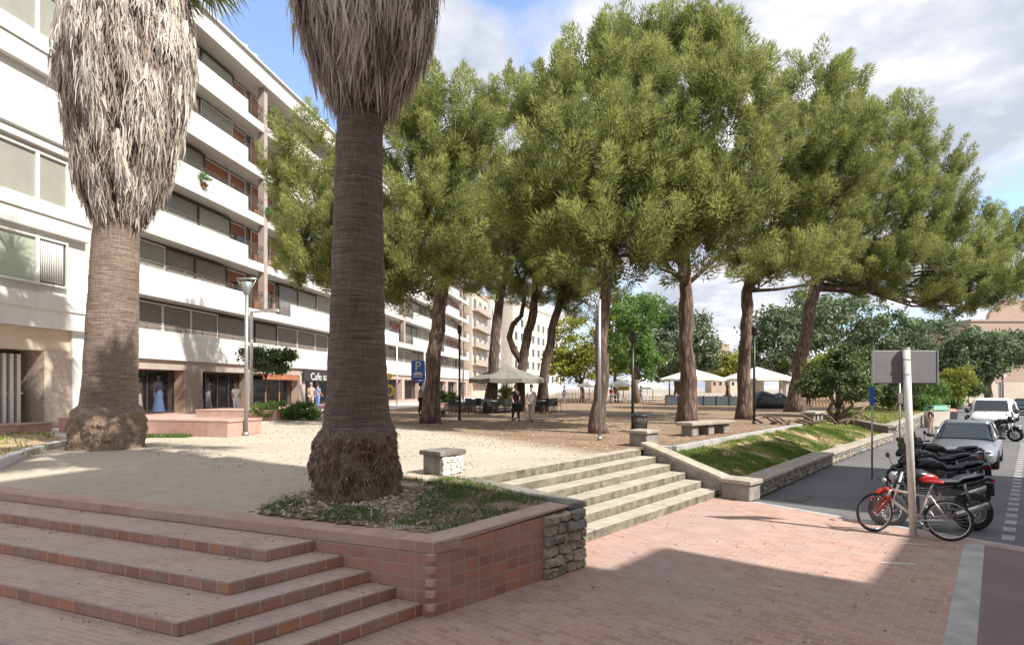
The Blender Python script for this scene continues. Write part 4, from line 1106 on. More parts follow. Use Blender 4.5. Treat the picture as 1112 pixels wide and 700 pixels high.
# ------------------------------------------------------------------ pines
def ellipsoid_pts(n, rng):
    v = unit(rng.normal(size=(n,3))); return v
def pine(base, path, rad, lobes, label, dens=1.0, tintbase=0., seed=1, limbs=True, sunny=0):
    """base world point; path list of (px,py,depth offset) for trunk; lobes (px,py,rx_px,ry_px,depth off)"""
    rng = np.random.default_rng(seed); D = base[1]
    t = thing('pine_tree', base, label, 'tree', 'tall pines on the plaza')
    pts = [Vector(base)-Vector((0,0,.1))]
    for (px,py,do) in path: pts.append(Vector(((px-CX)/F*(D+do), D+do, zz(py,D+do))))
    # densify with wobble
    dens_p = []; 
    for i in range(len(pts)-1):
        for s in range(5):
            q = pts[i].lerp(pts[i+1], s/5); q += Vector((noise.noise(q*.9+Vector((seed,0,0)))*.14, 0, 0)) if i+s > 0 else Vector((0,0,0)); dens_p.append(q)
    dens_p.append(pts[-1]); n = len(dens_p)
    rr = []
    for i in range(n):
        f = i/(n-1); r = rad*(1-.5*f); 
        if i < 3: r *= 1+.42*(1-i/3)**1.5
        rr.append(r)
    m_ = MB()
    # trunk with knotty surface
    b0 = len(m_.v); m_.tube(dens_p, rr, 18)
    for vi in range(b0, len(m_.v)):
        p = m_.v[vi]; m_.v[vi] = p+Vector((noise.noise(p*3.1), noise.noise(p*3.1+Vector((9,9,9))), 0))*rad*.22
    top = dens_p[-1]
    cents = []
    for (px,py,rx,ry,do) in lobes:
        d = D+do; cents.append((Vector(((px-CX)/F*d, d, zz(py+15,d))), rx*.93/F*d, ry*.90/F*d))
    if limbs:
        for li,(c,rx,ry) in enumerate(cents):
            for kk in range(2 if len(cents) > 7 else 3):
                s = dens_p[int(n*rng.uniform(.66,1.0))-1]
                e = c+Vector((rng.normal()*rx*.5, rng.normal()*rx*.5, rng.normal()*ry*.35-ry*.1)); mid = s.lerp(e,.5)-Vector((0,0,(e-s).length*.10))+Vector(rng.normal(size=3))*.25
                q1_ = s.lerp(mid,.5)+Vector(rng.normal(size=3))*.12
                m_.tube([s,q1_,mid,mid.lerp(e,.5)+Vector(rng.normal(size=3))*.2,e],[rad*.30,rad*.22,rad*.16,rad*.10,rad*.04],6)
                for z_ in range(3):
                    e2 = mid.lerp(e,rng.uniform(.1,.9)); e3 = e2+Vector((rng.normal(),rng.normal(),rng.normal()*.5+.3))*rx*.35
                    m_.tube([e2,e2.lerp(e3,.5)+Vector(rng.normal(size=3))*.15,e3],[rad*.13,rad*.09,rad*.03],5)
    m_.build('trunk','pinebark',t)
    # crown
    V=[];FA=[];T=[];nv=0
    for (c,rx,ry) in cents:
        area = 4*math.pi*((rx*rx*2+ry*rx*2)/4)
        n_p = int(area*1.15*dens)+12
        u = ellipsoid_pts(n_p, rng)
        rad_f = rng.uniform(.55,1.06,n_p)**.6
        # lumpy outline
        lump = np.array([noise.noise(Vector((x*2.2+seed,y*2.2,z*2.2)))*.32 for x,y,z in u])
        pc = np.array(c)[None,:]+u*np.array([rx,rx*.95,ry])*(rad_f+lump)[:,None]
        low = u[:,2] < -.55
        keep = ~(low & (rng.random(n_p) < .25)); pc=pc[keep]; u=u[keep]; n_p=len(pc)
        ax = u*np.array([.6,.6,.45])+np.array([0,0,.75])+rng.normal(size=(n_p,3))*.22; ax=unit(ax)
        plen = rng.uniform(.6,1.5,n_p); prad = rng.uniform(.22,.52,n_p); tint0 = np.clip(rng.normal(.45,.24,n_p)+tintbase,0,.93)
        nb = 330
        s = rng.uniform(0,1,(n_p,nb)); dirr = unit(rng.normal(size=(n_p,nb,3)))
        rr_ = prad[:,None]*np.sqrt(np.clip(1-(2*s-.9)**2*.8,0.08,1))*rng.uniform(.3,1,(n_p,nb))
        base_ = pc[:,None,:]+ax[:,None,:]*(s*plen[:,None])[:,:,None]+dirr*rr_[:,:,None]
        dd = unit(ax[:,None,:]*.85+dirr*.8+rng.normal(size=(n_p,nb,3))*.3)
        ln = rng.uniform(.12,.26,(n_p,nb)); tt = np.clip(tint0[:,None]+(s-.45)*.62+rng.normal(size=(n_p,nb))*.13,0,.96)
        dead = rng.random((n_p,nb)) < .03; tt[dead]=1
        v,f = blades(base_.reshape(-1,3), dd.reshape(-1,3), ln.ravel(), rng.uniform(.026,.048,n_p*nb), rng)
        V.append(v); FA.append(f+nv); nv+=len(v); T.append(tt.ravel())
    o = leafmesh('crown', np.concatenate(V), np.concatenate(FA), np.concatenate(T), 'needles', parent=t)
    return t
def P0(px,py): p=gp(px,py,PZ); return (p.x,p.y,p.z)
pine(P0(467,459),[(470,400,0),(478,330,0),(485,255,0),(480,190,0)],.36,[(462,160,52,66,0),(425,215,42,58,1),(505,205,48,70,.5),(490,130,40,48,-.5),(415,290,34,44,2),(440,300,30,30,2),(470,225,50,50,-2),(500,275,30,24,-1),(450,110,34,34,1),(455,265,34,32,-3)],'leaning pine right of the foreground palm, with the parking sign behind it',seed=21)
pine(P0(400,455),[(398,380,0),(380,300,0),(360,220,0)],.32,[(335,160,28,42,0),(330,215,28,34,0),(395,280,45,60,0),(345,245,34,40,-1),(330,265,20,22,0),(343,285,22,20,-1),(310,180,12,24,1),(436,270,20,38,0)],'light green pine mostly hidden behind the foreground palm',seed=22,tintbase=.18)
pine(P0(533,448),[(535,390,0),(543,320,0),(548,270,0),(548,200,0)],.36,[(548,150,48,62,0),(570,215,46,56,0),(520,230,36,48,2),(552,285,44,26,0),(555,105,30,30,0),(520,275,36,30,-6)],'slim reddish pine standing at the left of the grey café umbrella',seed=23)
T3b = P0(563,446)
tp = pine(T3b,[(566,396,0),(577,350,0),(583,300,0),(585,250,0)],.36,[(590,240,46,50,0),(585,300,40,26,1),(620,260,30,40,1),(600,225,60,50,-3)],'forked pine in the middle of the grey café umbrella',seed=24)
m_ = MB(); q = lambda px,py,do=0: Vector(((px-CX)/F*(T3b[1]+do), T3b[1]+do, zz(py,T3b[1]+do)))
m_.tube([q(567,394),q(558,380),q(553,366),q(557,352),q(566,343),q(570,320),q(560,290)],[.24,.22,.20,.18,.16,.13,.1],10); m_.build('limb','pinebark',tp)
pine(P0(588,446),[(592,395,0),(603,345,0),(612,310,0),(618,270,0)],.34,[(625,270,44,42,0),(640,315,30,22,0),(610,215,50,60,1)],'pine leaning right beside the café chairs',seed=25)
pine(P0(650,470),[(652,410,0),(656,340,0),(657,280,0),(655,200,0)],.26,[(648,205,52,68,0),(598,245,44,46,.5),(705,225,50,60,.5),(655,268,60,34,-.6),(610,175,42,50,-.5),(700,160,40,44,0),(655,135,44,36,0),(560,215,26,30,0),(760,225,34,36,0)],'nearest pine with a flared base left of the litter bin',seed=26,tintbase=.06)
pine(P0(747,460),[(745,400,0),(746,340,0),(744,290,0),(735,200,0)],.37,[(735,95,62,62,0),(670,85,52,50,-2),(790,125,52,62,-4),(700,150,50,50,-4),(740,48,42,34,0),(620,105,40,46,1.5),(800,205,42,60,-5),(750,260,44,34,-4),(690,215,46,56,-3),(705,45,32,26,1),(785,65,34,32,0),(590,100,26,36,2.5),(830,170,40,50,1),(775,30,26,22,0),(640,62,28,26,1)],'tall straight pine right of the stone bench with the highest crown',seed=27)
pine(P0(808,455),[(809,400,0),(811,340,0),(813,300,0),(830,220,0)],.34,[(855,150,46,60,0),(850,225,50,56,0),(880,250,46,46,2),(905,165,44,50,-2),(835,272,36,24,0),(895,130,32,48,1),(860,275,40,22,-3),(880,85,26,26,1),(910,190,36,50,0),(920,95,20,24,2)],'pine between the black lamp post and the tall straight pine',seed=28)
pine(P0(862,447),[(868,400,0),(880,335,0),(888,300,0),(915,230,0)],.47,[(955,165,44,52,0),(965,230,56,54,0),(1010,215,40,50,0),(1045,250,40,44,0),(985,285,60,32,-1),(930,285,44,26,0),(975,125,26,28,0),(1085,262,32,42,2),(1060,300,46,22,0),(1020,170,24,28,1),(915,250,40,44,0),(1110,275,28,40,3),(1040,318,36,12,1)],'broad pine leaning right, its wide crown reaching the right edge',seed=29,tintbase=-.08)

# ------------------------------------------------------------------ broadleaf trees and shrubs
def tree(name, px, d, z0, lobes, trunk_top_py, trad, mat, label, group=None, size=.35, dens=1, seed=1, cat='tree', tb=.5, tpx=None):
    rng=np.random.default_rng(seed); base=Vector(((px-CX)/F*d,d,z0)); t=thing(name,base,label,cat,group)
    m_=MB(); top=Vector((((tpx or px)-CX)/F*d,d,zz(trunk_top_py,d))); 
    path=[base-Vector((0,0,.05)),base.lerp(top,.35)+Vector((.1,0,0)),base.lerp(top,.7)-Vector((.08,0,0)),top]
    m_.tube(path,[trad*1.3,trad,trad*.85,trad*.7],10)
    cents=[]
    for (lx,ly,rx,ry,do) in lobes:
        dd=d+do; c=Vector(((lx-CX)/F*dd,dd,zz(ly,dd))); cents.append((c,rx/F*dd,ry/F*dd))
        m_.tube([path[2],path[2].lerp(c,.5)+Vector((0,0,.3)),c],[trad*.6,trad*.35,trad*.12],6)
    m_.build('trunk','trunkbrown',t)
    v,f,tt=leafcloud(cents,dens,size,rng,tb); leafmesh('crown',v,f,tt,mat,parent=t,quads=True); return t
tree('plane_tree',735,75,PZ,[(735,365,36,38,0),(705,350,30,34,2),(760,380,20,30,0),(720,385,34,26,-2)],400,.4,'leafgrey','large grey-green tree behind the white parasols, left of the sky gap','broadleaf trees behind the plaza',.55,1.1,41)
tree('plane_tree',690,58,PZ,[(690,340,30,26,0),(680,375,26,26,0),(700,395,20,20,1)],400,.25,'leafgreen','fresh green tree behind the black lamp post of the litter bin','broadleaf trees behind the plaza',.4,1,42)
tree('plane_tree',632,66,PZ,[(625,370,24,28,0),(640,395,24,20,0),(608,395,16,18,0)],410,.25,'leafyellow','yellow-green tree behind the picket fence, left of the nearest pine','broadleaf trees behind the plaza',.42,1,43)
tree('plane_tree',668,66,PZ,[(672,388,20,24,0),(668,355,16,22,0)],412,.25,'leafyellow','yellow-green tree just right of the nearest pine trunk','broadleaf trees behind the plaza',.42,1,44)
tree('plane_tree',790,95,PZ,[(792,392,14,12,0),(782,400,12,10,0)],405,.3,'leafyellow','small pale tree in the sky gap behind the cream parasols','broadleaf trees behind the plaza',.6,.8,45)
tree('plane_tree',850,64,PZ,[(850,365,36,38,0),(835,385,26,26,0),(880,350,34,32,1)],400,.4,'leafgrey','big grey-green tree behind the right cream parasol','broadleaf trees behind the plaza',.5,1.1,46)
tree('plane_tree',930,68,PZ,[(925,355,40,36,0),(965,370,40,34,0),(945,395,44,28,-1)],410,.4,'leafgrey','big grey-green tree left of the road sign back','broadleaf trees behind the plaza',.5,1.1,47,tb=.4)
tree('plane_tree',1010,72,PZ,[(1010,372,40,30,0),(1030,395,40,24,-1),(985,395,30,26,0)],410,.4,'leafgrey','wide grey-green tree behind the road sign back','broadleaf trees behind the plaza',.5,1.1,48,tb=.45)
tree('plane_tree',1073,70,-.05,[(1072,385,30,24,0),(1095,380,24,22,0),(1060,400,22,14,0)],410,.45,'leafgrey','street tree with a visible trunk in front of the beige boundary wall','broadleaf trees behind the plaza',.5,1.1,49,tb=.5)
tree('shrub_tree',905,31,PZ,[(905,405,26,18,0),(930,420,22,14,-1),(885,420,16,12,0),(915,390,18,14,.5)],440,.14,'leafdark','twisted shrub tree with mixed dark and yellowish leaves beside the grass bed',None,.2,1.2,50,tb=.7,tpx=915)
tree('shrub',915,32,PZ,[(908,392,18,12,.5),(893,400,14,12,0)],425,.08,'leafyellow','yellowish shrub mixed into the twisted shrub tree',None,.2,1.0,51)
tree('shrub',985,44,.8,[(985,418,22,18,0),(965,430,16,12,-1)],440,.1,'leafdark','dark shrub directly behind the road sign pole','shrubs beside the street',.25,1.2,52,tb=.6)
tree('shrub',1012,46,.8,[(1008,425,18,15,0),(1000,438,14,8,-1)],440,.1,'leafgreen','bright green shrub behind the green container','shrubs beside the street',.25,1.2,53)
tree('shrub',1040,56,.8,[(1040,412,20,14,0),(1030,422,14,10,0)],430,.1,'leafyellow','yellow-green shrub left of the white van','shrubs beside the street',.28,1.2,54,tb=.3)
tree('shrub',1052,60,.6,[(1053,423,12,9,0)],435,.08,'leafdark','small dark shrub beside the far end of the low wall','shrubs beside the street',.28,1.1,55)
tree('small_tree',290,33.5,1.0,[(288,392,20,6,0),(305,385,14,6,0),(275,383,12,5,0),(296,400,16,5,-.5)],396,.06,'leafdark','small flat-crowned tree in front of the middle shopfront',None,.2,.9,56,tb=.6)
tree('bush',1033,60,.6,[(1035,436,10,6,0)],440,.05,'leafgreen','low green bush at the end of the street bed','shrubs beside the street',.25,1,57)
# driftwood like dead branches by the bed
m_=MB(); rng=random.Random(4)
for k in range(16):
    p=Vector((12.2+rng.uniform(-1.8,1.8),25.0+rng.uniform(-.8,.8),PZ+.02)); q_=p+Vector((rng.uniform(-1.3,1.3),rng.uniform(-.5,.5),rng.uniform(0,.28))); m_.tube([p,p.lerp(q_,.5)+Vector((0,0,rng.uniform(0,.25))),q_],[.06,.045,.015],6)
M['deadwood']=plain('dead_wood',(.13,.09,.06),.95,.3,6)
tag(m_.build('dead_branches','deadwood'),'heap of dead twisted branches at the plaza edge of the grass bed','branches')
m_=MB(); b_=dp(908,30,PZ)
for (pts_) in (((905,455),(900,445),(905,435),(900,425)),((908,456),(918,447),(926,440),(922,430)),((910,456),(925,449),(935,447),(940,440)),((912,457),(930,454),(938,450),(945,455))):
    m_.tube([Vector(((x-CX)/F*30.5,30.5,zz(y,30.5))) for x,y in pts_],[.14,.11,.08,.05],7)
o=m_.build('twisted_trunk','trunkbrown',bpy.data.objects['shrub_tree'])

# hedges
def hedge(px0,px1,d0,z0,h,wd,label,seed,mat='leafgreen'):
    rng=np.random.default_rng(seed); a=dp(px0,d0,z0); b=dp(px1,d0+.8,z0); n=max(3,int((b-a).length/.6)); cents=[(a.lerp(b,(i+.5)/n)+Vector((0,0,h*.5)),.5,h*.55) for i in range(n)]
    t=thing('hedge',a.lerp(b,.5),label,'hedge'); v,f,tt=leafcloud(cents,1.0,.12,rng,.45,.25); leafmesh('foliage',v,f,tt,mat,parent=t,quads=True)
    m_=MB()
    for i in range(n): p=cents[i][0].copy(); p.z=z0; m_.tube([p,p+Vector((.1,0,h*.5))],.03,5)
    m_.build('stems','trunkbrown',t)
hedge(278,345,27.2,PZ,.85,.8,'clipped green hedge beside the tiled planter left of the foreground palm',61)
hedge(474,497,40,1.1,1.0,.8,'green hedge behind the leaning pine',62)
hedge(545,556,44,1.1,1.4,.8,'bright bushy planting under the grey café umbrella',63,'leafyellow')
# tiled planters
def planter(pts_, h, label):
    t=thing('tiled_planter',(sum(p[0] for p in pts_)/4,sum(p[1] for p in pts_)/4,PZ),label,'planter','pink tiled planters on the plaza'); m_=MB(); m_.prism(pts_,PZ-.05,PZ+h-.07); m_.build('wall','planterbrick',t,bevel=.01)
    c=Vector((sum(p[0] for p in pts_)/len(pts_),sum(p[1] for p in pts_)/len(pts_))); q_=[Vector(p)+(Vector(p)-c).normalized()*.03 for p in pts_]
    m_=MB(); m_.prism(q_,PZ+h-.068,PZ+h); m_.build('cap','capbrick',t,bevel=.01); return t
planter([(-8.6,18.1),(-8.2,19.6),(-14.6,21.8),(-15.0,19.8)],.52,'long tiled planter behind the left palm')
planter([(-10.6,26.9),(-10.0,28.4),(-14.2,29.6),(-14.7,27.8)],.5,'tiled planter in front of the shop windows, left of the hedge')
pp=dp(470,38,0); planter([(pp.x,38),(pp.x+2.3,38),(pp.x+2.6,39),(pp.x+.2,39.4)],.55,'tiled planter behind the leaning pine')
pp=dp(0,21,0); planter([(-19,17.2),(-18.4,18.6),(-15.6,20.3),(-15.7,19.0)],.35,'low tiled planter wall at the left edge below the slatted door')
def gs4():
    x=random.uniform(-11.4,-9.8); y=random.uniform(18.0,18.6); return (x,y,PZ,random.uniform(0,.8))
scatter_blades('grass',900,gs4,.06,.16,.03,'grass','grass tuft in front of the tiled planter right of the left palm','grass')

# ------------------------------------------------------------------ palms
def palm(base, cxs, prof, skirt, top_z, label, seed, trunk_dark=1, dens=1.0, d=None, gfz=None):
    """prof: (z, r) list for trunk, skirt: list of (z,r); cxs: function z-> centre x offset"""
    rng=np.random.default_rng(seed); t=thing('palm_tree',base,label,'palm tree','palms by the steps'); B=Vector(base)
    def interp(tab,z):
        if z<=tab[0][0]: return tab[0][1]
        for (a,ra),(b,rb) in zip(tab[:-1],tab[1:]):
            if z<=b: k=(z-a)/(b-a); return ra+(rb-ra)*k
        return tab[-1][1]
    def rsh(k): 
        a=2*math.pi*k/72; return .16*noise.noise(Vector((math.cos(a)*1.7+seed,math.sin(a)*1.7,0)))+.07*noise.noise(Vector((math.cos(a)*5+seed,math.sin(a)*5,4)))
    zs=[B.z-.1+i*.035 for i in range(int((skirt[0][0]+1.0-B.z)/.035))]
    rootz=B.z+ (prof[2][0]-B.z)
    m_=MB(); mr=MB(); n=72
    def surf(z,k):
        a=2*math.pi*k/n; z0_=z; z=z-rsh(k)*min(1,max(0,(z-B.z)/.5)); r=interp(prof,z); p=Vector((math.cos(a),math.sin(a),0))
        lowf=max(0,min(1,(rootz+.15-z)/.3)); nz_=noise.fractal(Vector((p.x*2.2,p.y*2.2,z*2.4+seed)),1,2,5)
        fz=noise.noise(Vector((p.x*14,p.y*14,z*9)))
        ring=.006*noise.noise(Vector((p.x*2,p.y*2,z*30)))+.006*noise.noise(Vector((p.x*6,p.y*6,z*22)))
        flare=max(0,1-(z-B.z)/.12)*.05 if z<B.z+.12 else 0
        z=z0_; r+= lowf*(nz_*.10+fz*.05+.03*noise.noise(Vector((p.x*9,p.y*9,z*7)))+.03*noise.noise(Vector((p.x*5,p.y*5,z*5))))+(1-lowf)*(ring+nz_*.015)+flare
        return Vector((B.x+cxs(z)+p.x*r, B.y+p.y*r, z))
    for z in zs:
        for k in range(n): q_=surf(z,k); m_.v.append(q_); mr.v.append(q_.copy())
    for i in range(len(zs)-1):
        for k in range(n):
            k2=(k+1)%n; fc_=[i*n+k,i*n+k2,(i+1)*n+k2,(i+1)*n+k]; mb=mr if zs[i]-rsh(k)<=rootz else m_; mb.face(fc_,0,True)
    for mb in (m_,mr):
        used=sorted(set(q_ for fc_ in mb.f for q_ in fc_)); mp_={q_:i_ for i_,q_ in enumerate(used)}
        mb.v=[mb.v[q_] for q_ in used]; mb.f=[[mp_[q_] for q_ in fc_] for fc_ in mb.f]
    nf_=8000 if B.y<10 else 2500; zq=rng.uniform(B.z,rootz+.12,nf_)**1; kq=rng.integers(0,n,nf_)
    pq=np.array([list(surf(float(z),int(k))) for z,k in zip(zq,kq)]); oq=unit((pq-np.array([B.x,B.y,0]))*np.array([1,1,0])); tq=np.stack([-oq[:,1],oq[:,0],np.zeros(nf_)],1)
    dq=unit(np.array([0,0,-1.])*rng.uniform(.2,1,(nf_,1))+tq*rng.normal(size=(nf_,1))*.6+oq*rng.uniform(.05,.5,(nf_,1)))
    dq2=unit(dq+np.array([0,0,-.6])-oq*.35); v,f=strips(pq-oq*.01,dq,dq2,rng.uniform(.03,.12,nf_),rng.uniform(.006,.016,nf_),rng)
    leafmesh('root_fibres',v,f,np.repeat(np.clip(rng.normal(.42 if B.y<10 else .7,.2,nf_),0,1),2),'fibre',parent=t,quads=True)
    m_.build('trunk','palmbark' if B.y<10 else 'palmbarkpale',t); mr.build('root_mass','palmroot' if B.y<10 else 'palmrootpale',t)
    # skirt core
    zb=skirt[0][0]; core=[(max(.05,r*.80-.08),z+.25) for z,r in skirt]; mc=MB(); mc.lathe([(.3,zb+.2)]+core+[(.1,top_z)],(0,0,0),28,fn=lambda p,i,k:Vector((p.x+B.x+cxs(p.z),p.y+B.y,p.z)))
    mc.build('skirt_core','fronddark',t)
    # hanging dead fronds
    H=skirt[-1][0]-zb; n_=int(26000*dens)
    z=zb+rng.uniform(-.02,1,n_)**.9*H+.15; a=rng.uniform(0,2*math.pi,n_)
    # group into leaves: quantise angles
    grp=np.floor(a/(2*math.pi)*26+np.floor(z*1.3)*.37*7); gr=np.random.default_rng(seed+1).random(4000); gi=(grp.astype(int)*31+np.floor(z*1.3).astype(int)*7)%4000
    gt_=gr[gi]
    rz=np.array([interp(skirt,q_) for q_ in z]); rad_=rz*(1+(gt_-.5)*.20)*rng.uniform(.82,1.03,n_)
    cx=np.array([cxs(q_) for q_ in z])
    out=np.stack([np.cos(a),np.sin(a),np.zeros(n_)],1); tan=np.stack([-np.sin(a),np.cos(a),np.zeros(n_)],1)
    base_=np.stack([B.x+cx,np.full(n_,B.y),z],1)+out*rad_[:,None]
    slope=np.array([ (interp(skirt,q_+.05)-interp(skirt,q_-.35))/.4 for q_ in z])
    d1=unit(np.array([0,0,-1.])+out*(-slope*.55+.05)[:,None]+tan*rng.normal(size=(n_,1))*.22+out*rng.normal(size=(n_,1))*.10)
    d2=unit(np.array([0,0,-1.])+out*(-slope*.45-.02)[:,None]+tan*rng.normal(size=(n_,1))*.22+out*rng.normal(size=(n_,1))*.12)
    ln=rng.uniform(.22,.75,n_); wd=rng.uniform(.007,.022,n_)*(1 if B.y<10 else 1.35); wd=np.where(rng.random(n_)<.10,wd*3.2,wd); side=unit(tan+out*rng.normal(size=(n_,1))*.7)
    v,f=strips(base_,d1,d2,ln,wd,rng,side); tint=np.clip(.50+(gt_-.5)*.75+rng.normal(size=n_)*.22 - .25*np.clip(1-(z-zb)/(H*.35),0,1),0,1)
    leafmesh('dead_frond_skirt',v,f,np.repeat(tint,2),'frond',parent=t,quads=True)
    # green crown fans at the top
    V=[];FF=[];nv=0;TT=[]
    for k in range(70):
        az=rng.uniform(0,2*math.pi); elv=rng.uniform(-.45,1.35); l_=rng.uniform(1.3,2.1)
        o=Vector((B.x+cxs(top_z),B.y,top_z+.1)); dr_=Vector((math.cos(az)*math.cos(elv),math.sin(az)*math.cos(elv),math.sin(elv)))
        e=o+dr_*l_; nb=34; sidev=dr_.cross(Vector((0,0,1))).normalized() if abs(dr_.z)<.95 else Vector((1,0,0)); upv=sidev.cross(dr_)
        angs=np.linspace(-1.35,1.35,nb); dirs=np.array([list(dr_*math.cos(q_)+sidev*math.sin(q_)+upv*.1*math.cos(q_*9)) for q_ in angs]); bs_=np.tile(np.array(e),(nb,1))
        d2=unit(dirs+np.array([0,0,-.75])*rng.uniform(.5,1.3)); v,f=strips(bs_,unit(dirs),d2,rng.uniform(.8,1.15,nb),np.full(nb,.05),rng)
        V.append(v);FF.append(f+nv);nv+=len(v);TT.append(np.full(len(f),rng.uniform(0,1)))
        # stalk
        v,f=strips(np.array([list(o)]),np.array([list(dr_)]),np.array([list(dr_)]),np.array([l_]),np.array([.05]),rng); V.append(v);FF.append(f+nv);nv+=len(v);TT.append(np.full(len(f),.8))
    leafmesh('green_fronds',np.concatenate(V),np.concatenate(FF),np.concatenate(TT),'greenfrond',parent=t,quads=True)
    return t
D2=8.75; z2=lambda y: CH+(HY-y)/F*D2; X2=(387-CX)/F*D2
palm((X2,D2,.86), lambda z: (z-.86)*.008+(.10*max(0,min(1,(z-6)/2))),
     [(.86,.58),(1.1,.61),(1.72,.575),(1.88,.485),(2.3,.435),(3.2,.395),(4.5,.365),(6,.33),(7,.32)],
     [(z2(102),.42),(z2(85),.58),(z2(62),.75),(z2(38),.88),(z2(15),.93),(z2(0),.95),(9.2,1.05),(10.4,.95)],10.6,'foreground palm with ringed dark trunk, swollen fibrous base and hanging dead fronds',71,dens=1.3)
D1=15.0; z1_=lambda y: CH+(HY-y)/F*D1; X1=(117-CX)/F*D1
palm((X1,D1,.9), lambda z: (z-.9)*.04+ .12*max(0,min(1,(z-6)/3)),
     [(.9,.80),(1.15,.84),(1.78,.76),(1.9,.64),(2.4,.60),(3.5,.57),(4.8,.54),(6.4,.50),(7.4,.48)],
     [(z1_(232),.52),(z1_(215),.74),(z1_(188),.98),(z1_(150),1.12),(z1_(110),1.34),(z1_(75),1.42),(z1_(40),1.36),(z1_(0),1.30),(13.8,1.1)],14.0,'left palm with thick pale shaggy skirt standing on the sandy plaza',72,dens=2.2)

# ------------------------------------------------------------------ lamps, poles, signs
def pole(name,px,py0,z0,top_y,r,mat,label,cat='pole',group=None,dx=0,extra=None):
    p=gp(px,py0,z0); d=p.y; zt=zz(top_y,d); t=thing(name,p,label,cat,group); m_=MB(); m_.cyl(p,r*1.6,.12,12); m_.tube([p+Vector((0,0,.1)),Vector((p.x+dx,p.y,zt))],r,12); m_.build('post',mat,t)
    return t,p,zt
t,p,zt=pole('street_lamp',267,473,PZ,320,.058,'steel','tall grey lamp post with a flared open head in front of the tiled planter','street lamp',dx=.03)
m_=MB(); m_.lathe([(.05,0),(.10,.06),(.19,.40),(.175,.41),(.08,.1)],(p.x+.03,p.y,zt-.02),16)
m_.build('lamp_head','steel',t)
m_=MB()
for s in (-1,1): m_.tube([(p.x+.03+s*.06,p.y,zt),(p.x+.03+s*.3,p.y,zt+.5)],.015,6)
m_.tube([(p.x-.28,p.y,zt+.5),(p.x+.34,p.y,zt+.5)],.03,8); m_.build('reflector_bar','steel',t)
t,p,zt=pole('street_lamp',273,451,PZ,338,.09,'whitemetal','white lamp post with a short side arm behind the grey lamp','street lamp')
m_=MB(); m_.tube([(p.x,p.y,zt-.05),(p.x+.9,p.y,zt+.05)],.05,8); m_.box((p.x+1.1,p.y,zt+.06),(.7,.28,.14),0); m_.build('lamp_head','whitemetal',t)
for px,py0,ty,lab in ((687,468,372,'black lamp post beside the litter bin'),(499,456,362,'black lamp post right of the leaning pine'),(819,460,364,'black lamp post in front of the black tarpaulin')):
    t,p,zt=pole('street_lamp',px,py0,PZ,ty,.05,'black',lab,'street lamp','slim black lamp posts'); m_=MB(); m_.lathe([(.06,0),(.11,.06),(.11,.32),(.13,.34),(.02,.42)],(p.x,p.y,zt-.02),14); m_.build('lamp_head','black',t)
t,p,zt=pole('metal_pole',651,478,PZ,325,.045,'steel','plain grey metal pole against the nearest pine trunk','pole')
for px,py0,ty,lab in ((431,441,369,'thin white pole left of the parking sign'),(461,441,376,'thin white pole directly behind the parking sign'),(503,444,400,'thin white pole right of the leaning pine')):
    pole('white_pole',px,py0,PZ,ty,.06,'whitemetal',lab,'pole','thin white poles by the shops')
pole('white_pole',703,432,PZ,398,.08,'whitemetal','thin white pole among the small white parasols','pole')
# parking sign
p=dp(454,40,0); zc=zz(402,40); t=thing('parking_sign',(p.x,40,PZ),'blue and white parking sign with a large P left of the leaning pine','sign')
m_=MB(); m_.box((p.x,40.0,zc),(.92,.08,1.3),0); m_.build('panel','blue',t,bevel=.03)
m_=MB(); m_.tube([(p.x+.3,40.08,PZ),(p.x+.3,40.08,zc+.5)],.05,8); m_.build('post','whitemetal',t)
text('P',.85,(p.x,39.95,zc+.25),0,'paint',t,'letter')
m_=MB(); m_.box((p.x,39.95,zc-.25),(.62,.02,.12)); m_.box((p.x,39.95,zc-.15),(.4,.02,.1)); m_.box((p.x,39.95,zc-.42),(.6,.02,.05)); m_.build('car_symbol','paint',t)
m_=MB(); m_.box((p.x+.1,40.0,zc-.76),(.6,.06,.16)); m_.build('sub_panel','blue',t)
# yellow ring sign near palm edge (shop projecting sign)
p=dp(422,44,0); t=thing('shop_sign',(p.x,44,PZ),'round yellow projecting shop signs above the counter, right of the foreground palm','sign')
m_=MB(); m_.torus((p.x,44,zz(424,44)),.36,.09,'Y',20,6); m_.ball((p.x+.05,44,zz(408,44)),(.22,.08,.22)); m_.build('ring','yellow',t); m_=MB(); m_.tube([(p.x-.3,44.1,PZ),(p.x-.3,44.1,zz(405,44))],.04,6); m_.tube([(p.x-.3,44.1,zz(424,44)),(p.x,44.0,zz(424,44))],.03,6); m_.tube([(p.x-.3,44.1,zz(408,44)),(p.x,44.0,zz(408,44))],.03,6); m_.build('bracket','steel',t)

# road sign seen from behind
sp_=gp(992,583); D_=sp_.y; zt=zz(379,D_)
t=thing('road_sign',sp_,'grey back of a rectangular road sign on a pale pole beside the red bicycle','sign')
m_=MB(); lean=-(8/F*D_); 
m_.tube([sp_,Vector((sp_.x+lean,D_,zt+.0))],.055,16); m_.build('pole','polepaint',t)
zc=zz(398,D_); m_=MB(); cxx=(986-CX)/F*D_; wd_=70/F*D_; hh=36/F*D_; m_.box((cxx,D_+.08,zc),(wd_,.025,hh),0,0); m_.build('sign_panel','signback',t,bevel=.012)
m_=MB(); m_.box((cxx,D_+.06,zc),(wd_+.03,.03,.03)); m_=MB()
for s in (-1,1): m_ = MB(); m_.box((cxx+s*(wd_/2+.006),D_+.075,zc),(.018,.04,hh+.02)); m_.build('edge_trim','steel',t)
m_=MB(); 
for dz in (-.12,.12): m_.torus((sp_.x+lean*.95,D_,zc+dz),.06,.008,'Z',16,6)
